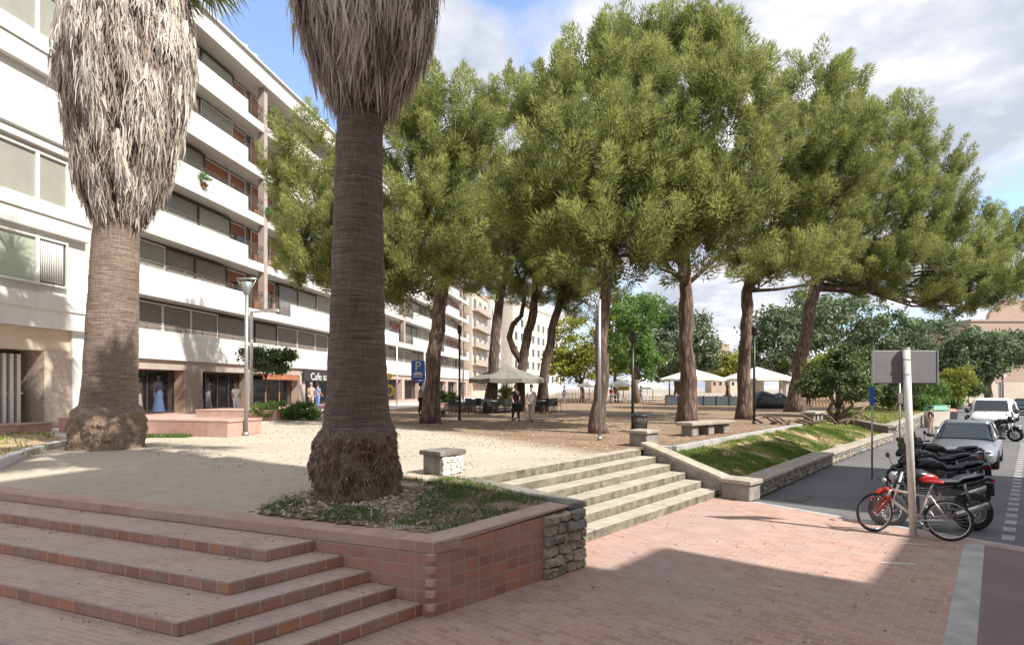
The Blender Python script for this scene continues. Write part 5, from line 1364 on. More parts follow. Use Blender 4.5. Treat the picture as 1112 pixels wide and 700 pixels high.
m_.cyl((sp_.x+lean,D_,zt),.058,.02,16); m_.build('clamp','steel',t)
# narrow blue sign and thin pole
p=gp(947,520,-.05); d=p.y; t=thing('road_sign',p,'narrow blue sign seen edge-on, on a thin pole at the kerb of the asphalt','sign'); m_=MB(); m_.tube([p,(p.x,d,zz(421,d))],.025,8); m_.build('pole','steel',t); m_=MB(); m_.box((p.x-.02,d-.03,zz(430,d)),(.14,.03,.5),R(12)); m_.build('panel','blue',t)
p=gp(977,492,-.05); d=p.y; t=thing('road_sign',p,'thin grey post with small plates just left of the big sign pole','sign'); m_=MB(); m_.tube([p,(p.x,d,zz(416,d))],.03,8); m_.build('pole','steel',t); m_=MB(); m_.box((p.x,d-.04,zz(432,d)),(.16,.03,.4)); m_.build('panel','signback',t)
p=gp(1089,440,-.05); d=p.y; t=thing('utility_pole',p,'tall grey pole in front of the boundary wall at the far right','pole'); m_=MB(); m_.tube([p,(p.x,d,zz(380,d))],.12,8); m_.build('post','steel',t)
m_=MB(); m_.box((p.x,d-.2,zz(404,d)),(.5,.1,1.4)); m_.build('sign_plate','frame',t)

# litter bin
b=gp(695,469,PZ); t=thing('litter_bin',b,'dark round litter bin lined with a black bag by the black lamp post','litter bin')
m_=MB(); m_.lathe([(.02,.05),(.2,.05),(.25,.52),(.26,.54),(.24,.54),(.19,.1)],b,20); m_.build('basket','steel',t)
m_=MB()
for k in range(16):
    a=2*math.pi*k/16; m_.tube([b+Vector((.215*math.cos(a),.215*math.sin(a),.05)),b+Vector((.262*math.cos(a),.262*math.sin(a),.5))],.014,5)
m_.torus(b+Vector((0,0,.3)),.245,.015,'Z',24,6); m_.build('slats','black',t)
m_=MB(); m_.lathe([(.24,.5),(.275,.5),(.285,.58),(.25,.62),(.2,.57)],b,20,fn=lambda p,i,k:p+Vector((0,0,.02*math.sin(k*2.3)))); m_.build('bag','tarp',t)
m_=MB(); m_.cyl(b,.05,.1,8); m_.build('foot','black',t)

# ------------------------------------------------------------------ umbrellas, tents, barrier
def parasol(px,d,apex_y,edge_y,halfw_px,mat,label,group,sides=8,valance=.18,name='parasol'):
    c=dp(px,d,PZ); t=thing(name,c,label,'parasol',group); r=halfw_px/F*d; za,ze=zz(apex_y,d),zz(edge_y,d)
    m_=MB(); b_=len(m_.v); ap=Vector((c.x,c.y,za)); m_.v.append(ap)
    n=sides*2
    rings=[(.33,.72),(.66,.38),(1,.0)]
    for (fr_,fz) in rings:
        for k in range(n):
            a=2*math.pi*k/n+math.pi/sides; rr_=r*fr_*(1 if k%2==0 else math.cos(math.pi/sides)*.98); sag=0 if k%2==0 else -.05*fr_; m_.v.append(Vector((c.x+rr_*math.cos(a),c.y+rr_*math.sin(a),ze+(za-ze)*fz*.93+sag)))
    for k in range(n): m_.face([b_,b_+1+k,b_+1+(k+1)%n],0)
    for q_ in range(2):
        for k in range(n): k2=(k+1)%n; m_.face([b_+1+q_*n+k,b_+1+(q_+1)*n+k,b_+1+(q_+1)*n+k2,b_+1+q_*n+k2],0)
    e=len(m_.v)
    for k in range(n): p=m_.v[b_+1+2*n+k]; m_.v.append(p+Vector((0,0,-valance)))
    for k in range(n): k2=(k+1)%n; m_.face([b_+1+2*n+k,e+k,e+k2,b_+1+2*n+k2],0)
    m_.build('canopy',mat,t)
    m_=MB(); m_.tube([c,(c.x,c.y,za)],.04,8); m_.box(c+Vector((0,0,.05)),(.7,.7,.1)); m_.build('pole','steel' if mat!='greycanvas' else 'darkframe',t)
    m_=MB()
    for k in range(sides): a=2*math.pi*k/sides+math.pi/sides; m_.tube([(c.x,c.y,za-.15),(c.x+r*.97*math.cos(a),c.y+r*.97*math.sin(a),ze-.02)],.018,4)
    m_.build('ribs','frame',t)
parasol(550,37,396,411,43,'greycanvas','wide olive-grey café umbrella over the dark chairs','café umbrellas',sides=8,valance=.25)
parasol(752,54,400,411,35,'canvas','large cream parasol between the two pine trunks, left one','large cream parasols')
parasol(822,54,398,411,38,'canvas','large cream parasol right of the black lamp post','large cream parasols')
parasol(709,62,414,420,14,'whitecanvas','small white pointed parasol left of the cream parasols','small white parasols')
parasol(686,66,407,412,18,'whitecanvas','upper small white parasol behind the black lamp post of the bin','small white parasols')
parasol(672,62,413,418,16,'whitecanvas','small white parasol right of the nearest pine','small white parasols')
parasol(640,64,413,418,14,'whitecanvas','small white parasol left of the nearest pine','small white parasols')
parasol(677,63,418,421.5,8,'yellowcanvas','small yellow parasol under the white parasols','small yellow parasols')
# posts and barrier
t=thing('terrace_barrier',dp(762,52,PZ),'long dark slate-coloured terrace barrier under the cream parasols','barrier')
m_=MB(); a=dp(723,51,PZ); b=dp(806,50,PZ)
for k in range(6): p=a.lerp(b,k/6); q_=a.lerp(b,(k+1)/6-.004); d_=(q_-p).to_2d(); m_.prism([p.to_2d(),q_.to_2d(),q_.to_2d()+Vector((0,.06)),p.to_2d()+Vector((0,.06))],PZ+.02,PZ+.8)
m_.build('panels','barrier',t)
m_=MB()
for k in range(7): p=a.lerp(b,k/6); m_.box((p.x,p.y+.03,PZ+.43),(.07,.12,.86))
m_.build('posts','black',t)
for px,lab in ((727,'left'),(790,'right')):
    p=dp(px,52,PZ); t=thing('heater_post',p,'dark post standing at the %s part of the terrace barrier'%lab,'post','dark posts by the terrace'); m_=MB(); m_.box((p.x,p.y,PZ+.45),(.55,.4,.9)); m_.build('box','black',t); m_=MB(); m_.cyl((p.x,p.y,PZ+.9),.06,1.3,8); m_.build('post','black',t)
# tarpaulin covered thing
m_=MB(); c=dp(835,44,PZ); rngt=random.Random(3); secs=[]
for i in range(9):
    tt=i/8; x=c.x-1.0+2.0*tt; h=1.15+.12*math.sin(tt*7)-(.25 if i in(0,8) else 0); ring=[]
    for k in range(12):
        a=math.pi*k/11; r=1/max(abs(math.cos(a))**5+abs(math.sin(a))**5,1e-6)**.2; fl_=.1*math.sin(k*2.1+i*1.9)*(1 if k in(0,1,2,9,10,11) else .25)
        ring.append(Vector((x+(tt-.5)*.5*(1-math.sin(a)),c.y-.55*math.cos(a)*r*(1+fl_),PZ+h*math.sin(a)*r+.02)))
    secs.append(ring)
m_.loft(secs); tag(m_.build('covered_furniture','tarp'),'furniture under a black tarpaulin beside the black lamp post','covered furniture')
# white sheets behind tarpaulin
t=thing('marquee_wall',dp(838,53,PZ),'white fabric side curtains under the right cream parasol','curtain'); 
for a0_,a1_ in ((812,829),(846,858)):
    m_=MB(); n=16; b_=len(m_.v)
    for k in range(n+1):
        p=dp(a0_+(a1_-a0_)*k/n,52.3,0); y=p.y+.12*math.sin(k*1.9)
        for z in (PZ+.05,3.1): m_.v.append(Vector((p.x,y,z)));
        for z in (PZ+.05,3.1): m_.v.append(Vector((p.x,y+.03,z)))
    for k in range(n): a_=b_+k*4; m_.face([a_,a_+4,a_+5,a_+1],0,True); m_.face([a_+2,a_+3,a_+7,a_+6],0,True)
    m_.build('curtain','whitecanvas',t)
# fences
def fence(px0,d0,px1,d1,h,step,mat,label,rails=2,wid=.05,z=PZ):
    a=dp(px0,d0,z); b=dp(px1,d1,z); t=thing('picket_fence',a.lerp(b,.5),label,'fence'); ln=(b-a).length; n=int(ln/step); m_=MB()
    for k in range(n+1): p=a.lerp(b,k/n); m_.box((p.x,p.y,z+h/2),(wid,wid,h))
    m_.build('pickets',mat,t); m_=MB()
    for r_ in range(rails): zq=z+h*(.25+.5*r_/max(1,rails-1)); m_.tube([(a.x,a.y+.05,zq),(b.x,b.y+.05,zq)],.035,6)
    m_.build('rail',mat,t)
fence(868,49,926,50,.95,.3,'wood','brown wooden fence behind the twisted shrub tree',wid=.09)
fence(604,58,650,56,1.3,.28,'wood','playground picket fence left of the nearest pine')
fence(600,64,720,66,1.0,.35,'frame','pale low railing beneath the small white parasols')
fence(730,62,800,60,1.0,.4,'whitemetal','pale railing beyond the slate barrier')
# café chairs and tables
def chair_proto():
    t=thing('cafe_chair',(0,0,0),'x','chair','dark café chairs'); m_=MB(); m_.box((0,0,.45),(.42,.42,.04)); m_.build('seat','black',t,world=False)
    m_=MB(); m_.box((0,.2,.68),(.42,.03,.36)); m_.build('backrest','black',t,world=False)
    for sx in (-1,1):
        for sy in (-1,1): m_=MB(); m_.tube([(sx*.18,sy*.18,.44),(sx*.2,sy*.2,0)],.014,6); m_.build('leg','black',t,world=False)
        m_=MB(); m_.tube([(sx*.2,.2,.45),(sx*.2,.18,.66),(sx*.2,-.16,.66),(sx*.2,-.18,.45)],.014,6); m_.build('armrest','black',t,world=False)
    return t
cp=chair_proto(); rc=random.Random(9); first=True
def put_chair(px,d,rz,lab):
    global first
    o=cp if first else copy_tree(cp); first=False; o.location=dp(px,d,PZ); o.rotation_euler=(0,0,rz); o['label']=lab
for k in range(16):
    put_chair(492+k*4.1,34.5+(k*7%5)*.8,rc.uniform(0,6.28),'dark café chair in the cluster left of the walking pair')
for k in range(7):
    put_chair(584+k*3.4,35+(k*3%4)*.8,rc.uniform(0,6.28),'dark café chair in the cluster right of the walking pair')
def table_at(px,d,lab,grp='round café tables'):
    c=dp(px,d,PZ); t=thing('cafe_table',c,lab,'table',grp); m_=MB(); m_.cyl(c+Vector((0,0,.72)),.36,.03,20); m_.build('tabletop','steel',t); m_=MB(); m_.cyl(c,.03,.72,8); m_.cyl(c,.22,.03,12,r2=.18); m_.build('pedestal','black',t)
for px,d in ((500,35.5),(516,36.5),(534,35),(548,36.6)): table_at(px,d,'round café table among the chairs left of the walking pair')
for px,d in ((588,36),(601,36.5)): table_at(px,d,'round café table among the chairs right of the walking pair')

# ------------------------------------------------------------------ people
def skinned(name, joints, edges, mat, parent, sub=2):
    me=bpy.data.meshes.new(name); me.from_pydata([j[0] for j in joints],[],[]); 
    me=bpy.data.meshes.new(name); me.from_pydata([j[0] for j in joints],edges,[]); me.materials.append(M[mat])
    o=bpy.data.objects.new(name,me); COL.objects.link(o); o.parent=parent
    sk=o.modifiers.new('skin','SKIN'); 
    if not me.skin_vertices: pass
    for i,j in enumerate(joints):
        r_=j[1]; me.skin_vertices[0].data[i].radius=(r_,r_) if not hasattr(r_,'__len__') else r_
    me.skin_vertices[0].data[0].use_root=True; sk.use_smooth_shade=True
    ss_=o.modifiers.new('sub','SUBSURF'); ss_.levels=sub; ss_.render_levels=sub; return o
def person(loc,rz,h,label,shirt,legs,hair,stride=.3,arm=.25,skirt=False,group=None,bag=False,lean=0):
    t=thing('person',loc,label,'person',group,rz); s=h/1.75; V_=lambda x,y,z:(x*s,(y+lean*z*.1)*s,z*s)
    st_=stride; J=[(V_(0,0,.95),.13*s),(V_(0,0,1.15),.12*s),(V_(0,0,1.38),.14*s),(V_(0,0,1.5),.055*s),(V_(0,-.01,1.58),.06*s),(V_(0,-.015,1.68),.085*s),
       (V_(.17,0,1.40),.055*s),(V_(.21,arm*.35,1.15),.042*s),(V_(.2,-arm*.15,.92),.03*s),(V_(.2,-arm*.3,.84),.035*s),
       (V_(-.17,0,1.40),.055*s),(V_(-.21,-arm*.15,1.15),.042*s),(V_(-.2,-arm,.95),.03*s),(V_(-.2,-arm*1.25,.88),.035*s),
       (V_(.09,0,.88),.09*s),(V_(.095,-st_*.45,.5),.06*s),(V_(.095,-st_*.75,.09),.036*s),(V_(.095,-st_*.75-.15,.04),.035*s),
       (V_(-.09,0,.88),.09*s),(V_(-.095,st_*.25,.5),.06*s),(V_(-.095,st_*.9,.11),.036*s),(V_(-.095,st_*.9-.14,.04),.035*s)]
    E=[(0,1),(1,2),(2,3),(3,4),(4,5),(2,6),(6,7),(7,8),(8,9),(2,10),(10,11),(11,12),(12,13),(0,14),(14,15),(15,16),(16,17),(0,18),(18,19),(19,20),(20,21)]
    skinned('body',J,E,'skin',t)
    S=[(J[1][0],.145*s),(J[0][0],.15*s),(J[2][0],.158*s),(V_(0,0,1.46),.07*s),(J[6][0],.07*s),(tuple(np.array(J[6][0])*.35+np.array(J[7][0])*.65),.06*s),(J[10][0],.07*s),(tuple(np.array(J[10][0])*.35+np.array(J[11][0])*.65),.06*s)]
    skinned('shirt',S,[(0,1),(0,2),(2,3),(2,4),(4,5),(2,6),(6,7)],shirt,t)
    if skirt:
        m_=MB(); m_.lathe([(.15*s,1.0*s),(.19*s,.85*s),(.24*s,.55*s),(.235*s,.55*s),(.1*s,.9*s)],(0,0,0),16); m_.build('skirt',legs,t,world=False)
    else:
        Q=[(V_(0,0,.97),.15*s),(J[14][0],.11*s),(J[15][0],.08*s),(J[16][0],.058*s),(J[18][0],.11*s),(J[19][0],.08*s),(J[20][0],.058*s)]
        skinned('trousers',Q,[(0,1),(1,2),(2,3),(0,4),(4,5),(5,6)],legs,t)
    m_=MB(); hx=V_(0,.02,1.70); m_.ball(hx,(.098*s,.108*s,.115*s)); m_.build('hair',hair,t,world=False)
    m_=MB(); m_.ball(V_(0,-.105,1.64),(.014*s,.022*s,.022*s))
    m_.build('nose','skin',t,world=False)
    m_=MB()
    for k in (-1,1): m_.ball(V_(k*.032,-.093,1.665),(.012*s,.008*s,.008*s))
    m_.build('eyes','black',t,world=False)
    m_=MB()
    for q_ in (17,21): x,y,z=J[q_][0]; m_.ball((x,y+.05*s,.04*s),(.05*s,.13*s,.045*s))
    m_.build('shoes','clothblack',t,world=False)
    return t
pk=dp(560,27.3,PZ); person(tuple(pk),R(15),1.62,'person in black clothes walking beside a person in beige under the pines','clothblack','clothblack','hairdark',.3)
pk=dp(577,26.9,PZ); person(tuple(pk),R(-10),1.62,'person in a light top and beige trousers walking beside a person in black','clothwhite','clothbeige','hairdark',.3)
pk=dp(257,31.3,1.05); person(tuple(pk),R(200),1.55,'person in a white top bending forward in front of the second shop window','clothwhite','clothwhite','hairred',.15,lean=2)
pk=dp(457,33,PZ); person(tuple(pk),R(90),1.75,'person in dark clothes standing directly left of the leaning pine','clothgrey','clothblack','hairdark',.1)
pk=dp(338,38,1.05); person(tuple(pk),R(180),1.65,'person in pale pink clothes under the black shop sign','clothbeige','clothbeige','hairgrey',.1)
pk=dp(345,38.5,1.05); person(tuple(pk),R(150),1.6,'person in blue clothes beside the foreground palm trunk, under the black shop sign','clothblue','clothblue','hairdark',.1)
pk=dp(1011,31.0,-.05); person(tuple(pk),R(30),1.5,'person in dark top standing between the low wall and the silver car','clothblack','clothbeige','hairdark',.1)
pk=dp(878,48.2,PZ); person(tuple(pk),R(30),1.7,'person in black beside the wooden fence','clothblack','clothblack','hairdark',.1)
for k,(px,d,sh,lab) in enumerate(((664,58,'clothred','person in red near the small white parasols'),(696,60,'clothgrey','person in grey under the small pointed white parasol'),(648,56.5,'clothbeige','person in beige behind the nearest pine'),(613,57,'clothblue','person in blue in front of the playground fence'))):
    pk=dp(px,d,PZ); person(tuple(pk),R(40*k),1.65,lab,sh,'clothgrey','hairdark',.15)

# ------------------------------------------------------------------ vehicles
def wheel(parent,c,r,wd,world=False,axis='Y',rimr=.62,spokes=7):
    """wheel turning about local Y"""
    m_=MB(); k=24; prof=[(r*rimr,-wd/2),(r*.93,-wd/2),(r,-wd*.32),(r,wd*.32),(r*.93,wd/2),(r*rimr,wd/2),(r*rimr,-wd/2)]
    m_.lathe(prof,c,k,axis='Y'); ty=m_.build('wheel','tyre',parent,world=world)
    m_=MB(); m_.lathe([(r*rimr,-wd*.42),(r*rimr*.92,-wd*.3),(r*rimr*.9,wd*.3),(r*rimr,wd*.42)],c,k,axis='Y')
    for s in range(spokes):
        a=2*math.pi*s/spokes; d=Vector((math.cos(a),0,math.sin(a))); m_.tube([Vector(c)+d*.02,Vector(c)+d*r*rimr],[r*.09,r*.06],6)
    m_.tube([Vector(c)-Vector((0,wd*.4,0)),Vector(c)+Vector((0,wd*.4,0))],r*.16,12); m_.build('rim','chrome',ty,world=False)
    return ty
def car_section(x,w,zt,zb,tum=.0):
    h=zt-zb; pts=[(w*.0,zt+.02),(w*.55,zt+.012),(w*.86,zt-.03),(w*.97,zt-.12),(w,zt-h*.35),(w*1.005,zt-h*.55),(w*.985,zb+h*.18),(w*.9,zb+.02),(w*.5,zb),(0,zb)]
    full=pts+[(-a,b) for a,b in reversed(pts[1:-1])]
    return [(x,a,b) for a,b in full]
def car(loc,rz,label,paint,length=4.25,wd=.87):
    """front towards -X local"""
    t=thing('parked_car',loc,label,'car','vehicles parked along the street',rz)
    st_=[(0,.60*wd/.87,.58,.28),(.06,.74,.64,.22),(.25,.82,.70,.19),(.8,.86,.80,.18),(1.25,.87,.90,.18),(2.0,.88,.93,.18),(3.0,.88,.95,.18),(3.6,.86,.97,.19),(4.0,.80,.95,.22),(4.2,.66,.85,.32)]
    m_=MB(); m_.loft([car_section(x*length/4.2,w*wd/.87,zt,zb) for x,w,zt,zb in st_]); m_.build('body',paint,t,world=False)
    sc_=length/4.2
    def gsec(x,wb,wt,zb,zt): return [(x*sc_,wb,zb),(x*sc_,wt,zt-.05),(x*sc_,wt*.82,zt),(x*sc_,-wt*.82,zt),(x*sc_,-wt,zt-.05),(x*sc_,-wb,zb)]
    m_=MB(); m_.loft([gsec(1.15,.76,.72,.88,.93),gsec(1.9,.78,.60,.90,1.38),gsec(2.4,.78,.61,.92,1.45),gsec(3.1,.77,.60,.92,1.42),gsec(3.7,.72,.55,.93,1.2),gsec(3.98,.66,.60,.92,.96)],sm=False); gh=m_.build('greenhouse','carglass',t,world=False)
    m_=MB()
    m_.loft([[(x*sc_,w_,z),(x*sc_,w_*.8,z+.045),(x*sc_,-w_*.8,z+.045),(x*sc_,-w_,z),(x*sc_,-w_*.9,z-.03),(x*sc_,w_*.9,z-.03)] for x,w_,z in ((1.86,.60,1.375),(2.4,.625,1.44),(3.1,.61,1.41),(3.6,.57,1.25))])
    for s in (-1,1):
        m_.tube([(1.13*sc_,s*.775,.9),(1.5*sc_,s*.70,1.16),(1.9*sc_,s*.61,1.39)],.032,6); m_.tube([(2.75*sc_,s*.785,.93),(2.78*sc_,s*.62,1.42)],.035,6); m_.tube([(3.98*sc_,s*.66,.94),(3.6*sc_,s*.58,1.24)],.04,6)
    m_.build('roof',paint,t,world=False)
    for s in (-1,1):
        for x in (.78,3.35): wheel(t,(x*sc_,s*(wd-.09),.31),.31,.2)
        m_=MB(); m_.ball((.14*sc_,s*.60,.585),(.14,.17,.075)); m_.build('headlight','lamp',t,world=False)
        m_=MB(); m_.ball((1.4*sc_,s*.93,.97),(.07,.11,.07)); m_.tube([(1.42*sc_,s*.8,.92),(1.4*sc_,s*.92,.95)],.02,5); m_.build('mirror','plastic' ,t,world=False)
    m_=MB(); m_.box((.02*sc_,0,.33),(.12,1.25,.11)); m_.box((-.0,0,.5),(.08,.5,.07)); m_.build('grille','plastic',t,world=False)
    m_=MB(); m_.box((-.05,0,.40),(.02,.52,.11)); m_.build('number_plate','paint',t,world=False)
    m_=MB(); m_.box((.05,0,.25),(.14,1.3,.04)); m_.build('bumper_lip','plastic',t,world=False)
    m_=MB()
    for s in (-1,1): m_.tube([(1.25*sc_,s*.35-.2,.95),(1.5*sc_,s*.35+.1,1.1)],.012,5)
    m_.build('wipers','plastic',t,world=False)
    return t
# orientation: local +X must point away along the street (front faces us)
cpos=gp(1046,509,-.05).to_2d()
def along(p, k, side): q_=Vector(p)+ST*k+STn*side; return (q_.x,q_.y,-.05)
sc1=car(along(cpos,-.1,-.05),STA,'silver car with its front facing the motorcycles','carsilver'); sc1.scale=(1,1,.94)
def van(loc,rz,label):
    t=thing('parked_van',loc,label,'van','vehicles parked along the street',rz); m_=MB()
    def S(x,w,zt,zb): 
        p=[(0,zt+.03),(w*.75,zt),(w*.95,zt-.14),(w,zt-.5 if zt>1.4 else zt-.2),(w*1.01,.8 if zt>1.4 else .6),(w*.98,.4),(w*.85,zb),(0,zb)]; full=p+[(-a,b) for a,b in reversed(p[1:-1])]; return [(x,a,b) for a,b in full]
    m_.loft([S(0,.72,.78,.32),S(.12,.84,.95,.25),S(.9,.90,1.12,.22),S(1.25,.905,1.2,.22)]); 
    m_.loft([S(1.2,.905,1.22,.22),S(1.75,.85,1.80,.22),S(2.1,.88,1.86,.22),S(4.3,.88,1.86,.25),S(4.4,.8,1.7,.35)])
    m_.build('body','carwhite',t,world=False)
    m_=MB(); m_.poly([(1.19,.74,1.22),(1.19,-.74,1.22),(1.70,-.66,1.77),(1.70,.66,1.77)]); b_=len(m_.v)
    m_.build('windscreen','glass',t,world=False)
    for s in (-1,1):
        m_=MB(); m_.box((2.1,s*.90,1.42),(.8,.02,.42)); m_.build('side_window','glass',t,world=False)
        m_=MB(); m_.ball((.12,s*.62,.78),(.13,.17,.12)); m_.build('headlight','lamp',t,world=False)
        m_=MB(); m_.ball((1.4,s*1.03,1.22),(.08,.12,.14)); m_.tube([(1.4,s*.88,1.2),(1.4,s*1.0,1.2)],.02,5); m_.build('mirror','plastic',t,world=False)
        for x in (.85,3.6): wheel(t,(x,s*.80,.33),.33,.2)
    m_=MB(); m_.box((.0,0,.42),(.1,1.5,.26)); m_.box((.04,0,.72),(.06,.6,.1)); m_.build('bumper','plastic',t,world=False)
    m_=MB(); m_.box((-.06,0,.45),(.02,.5,.11)); m_.build('number_plate','paint',t,world=False)
    # slope glass forward a touch
    return t
vp=Vector(((1075-CX)/F*31,31)); vv=van((vp.x,vp.y,-.05),STA,'white van parked behind the silver car')
for ch in vv.children:
    if ch.name.startswith('windscreen'): ch.location=(-.02,0,.012)
q_=Vector((45.6,47)); 
fc=car((q_.x-.3,q_.y+6,-.05),STA,'dark parked car at the far right edge of the street','blackpaint',4.2)
q2_=dp(1089,44,-.05); car((q2_.x,q2_.y,-.05),STA,'white car farther down the street behind the van','carwhite')

def motorcycle(label, paint='blackpaint', kind=0):
    """front toward -X, wheels on X axis"""
    t=thing('motorcycle',(0,0,0),label,'motorcycle','motorcycles parked side by side')
    for x,r in ((-.68,.31),(.68,.315)):
        w_=wheel(t,(x,0,r),r,.16,rimr=.62,spokes=6)
        m_=MB(); m_.lathe([(.06,.05),(.15,.05),(.15,.056),(.06,.056)],(x,0,r),20,axis='Y'); m_.build('brake_disc','chrome',w_,world=False)
    m_=MB()
    for s in (-1,1): m_.tube([(-.68,s*.1,.31),(-.46,s*.1,.98)],[.03,.026],8)
    m_.build('fork','chrome',t,world=False)
    m_=MB(); m_.loft([[(x,.08*wf*math.cos(a),z+.05*math.sin(a)) for a in [i*math.pi/4 for i in range(8)]] for x,z,wf in ((-.95,.5,.6),(-.8,.64,1),(-.66,.67,1),(-.5,.62,.8))]); m_.build('front_mudguard',paint,t,world=False)
    m_=MB(); m_.tube([(-.42,0,.9),(-.1,0,.78),(.15,0,.62),(.2,0,.4)],.04,8); m_.tube([(-.42,0,.86),(-.28,0,.5),(-.1,0,.28),(.2,0,.3)],.035,8); m_.tube([(.1,0,.7),(.5,0,.78),(.85,0,.88)],.035,8)
    for s in (-1,1): m_.tube([(.15,s*.1,.36),(.68,s*.1,.32)],.03,8)
    m_.build('frame','engine',t,world=False)
    m_=MB(); m_.box((-.02,0,.42),(.42,.3,.3)); m_.tube([(-.05,0,.5),(-.16,0,.72)],[.12,.11],12)
    for k in range(5): m_.box((-.1-.012*k,0,.56+.035*k),(.3,.3,.012))
    for s in (-1,1): m_.tube([(.02,s*.14,.38),(.02,s*.2,.38)],.12,14)
    m_.build('engine','engine',t,world=False)
    def rg(x,z,w,h): return [(x,w*math.cos(a),z+h*math.sin(a)*(1 if math.sin(a)>0 else .8)) for a in [i*math.pi/6 for i in range(12)]]
    m_=MB(); m_.loft([rg(-.42,.88,.07,.06),rg(-.32,.90,.15,.12),rg(-.1,.90,.17,.13),rg(.08,.84,.13,.09),rg(.16,.80,.09,.05)]); m_.build('fuel_tank',paint,t,world=False)
    for s in (-1,1): m_=MB(); m_.ball((-.06,s*.125,.87),(.17,.055,.085)); m_.build('tank_cover',paint,t,world=False)
    m_=MB(); m_.loft([rg(.06,.82,.10,.05),rg(.2,.81,.14,.06),rg(.42,.82,.15,.06),rg(.5,.88,.14,.06),rg(.75,.92,.12,.05),rg(.9,.94,.07,.03)]); m_.build('seat','seatvinyl',t,world=False)
    m_=MB(); m_.loft([rg(.4,.74,.12,.06),rg(.7,.80,.12,.07),rg(.95,.88,.09,.05),rg(1.02,.9,.04,.02)]); m_.box((1.0,0,.70),(.03,.16,.22),0); m_.build('tail',paint,t,world=False)
    m_=MB(); m_.box((1.03,0,.85),(.03,.14,.05)); m_.build('tail_light','redpaint',t,world=False)
    m_=MB(); m_.tube([(-.42,-.34,1.06),(-.45,-.18,1.05),(-.46,0,1.0),(-.45,.18,1.05),(-.42,.34,1.06)],.015,8)
    for s in (-1,1): m_.tube([(-.42,s*.26,1.06),(-.40,s*.38,1.06)],.022,8)
    m_.build('handlebar','black',t,world=False)
    for s in (-1,1):
        m_=MB(); m_.tube([(-.44,s*.22,1.06),(-.48,s*.3,1.25)],.008,5); m_.ball((-.48,s*.33,1.28),(.02,.075,.05)); m_.build('mirror','black',t,world=False)
    m_=MB(); m_.ball((-.56,0,.9),(.07,.085,.085)); m_.build('headlight','lamp',t,world=False)
    m_=MB(); m_.tube([(-.15,-.16,.4),(-.05,-.2,.22),(.3,-.2,.26)],.03,8); m_.tube([(.3,-.2,.27),(.82,-.2,.44)],[.05,.06],12); m_.build('exhaust','chrome',t,world=False)
    m_=MB(); 
    for s in (-1,1): m_.tube([(.62,s*.14,.34),(.5,s*.14,.78)],[.025,.03],8)
    m_.build('shock_absorber','engine',t,world=False)
    m_=MB(); m_.tube([(.05,.14,.3),(.0,.34,.0)],.014,6); m_.build('kickstand','black',t,world=False)
    if kind: 
        m_=MB(); m_.loft([rg(-.72,.92,.05,.06),rg(-.6,.98,.16,.14),rg(-.45,1.02,.17,.16)]); m_.box((-.6,0,1.2),(.02,.28,.22),0,0,.7); m_.build('front_fairing',paint,t,world=False)
    return t
MA=math.atan2(-STn.y,-STn.x)  # rear wheel towards the road
mt_angle=R(-22)
def put_moto(o,px,py,rz,lean=R(-7)):
    p=gp(px,py,-.05); o.location=p; o.rotation_euler=(lean,0,rz)
o=motorcycle('red-tanked motorcycle nearest the bicycle, front wheel behind the bicycle frame','blackpaint',0); put_moto(o,1011,574,R(-7))
for ch in o.children:
    if ch.name.split('.')[0] in ('front_mudguard','tank_cover'): ch.data.materials.clear(); ch.data.materials.append(M['redpaint'])
m1=motorcycle('black motorcycle in the second row place behind the bicycle','blackpaint',1); put_moto(m1,1020,552,R(-4))
for px,py,rz,lab in ((1012,537,R(-3),'black motorcycle third from the bicycle'),(1022,524,R(-8),'black motorcycle fourth from the bicycle, nearest the silver car')):
    c_=copy_tree(m1); put_moto(c_,px,py,rz); c_['label']=lab
c_=copy_tree(m1); put_moto(c_,1083,478,R(125)); c_['label']='black motorcycle parked between the silver car and the white van'
c_=copy_tree(m1); put_moto(c_,1069,470,R(100)); c_['label']='second black motorcycle in front of the white van, on its left side'

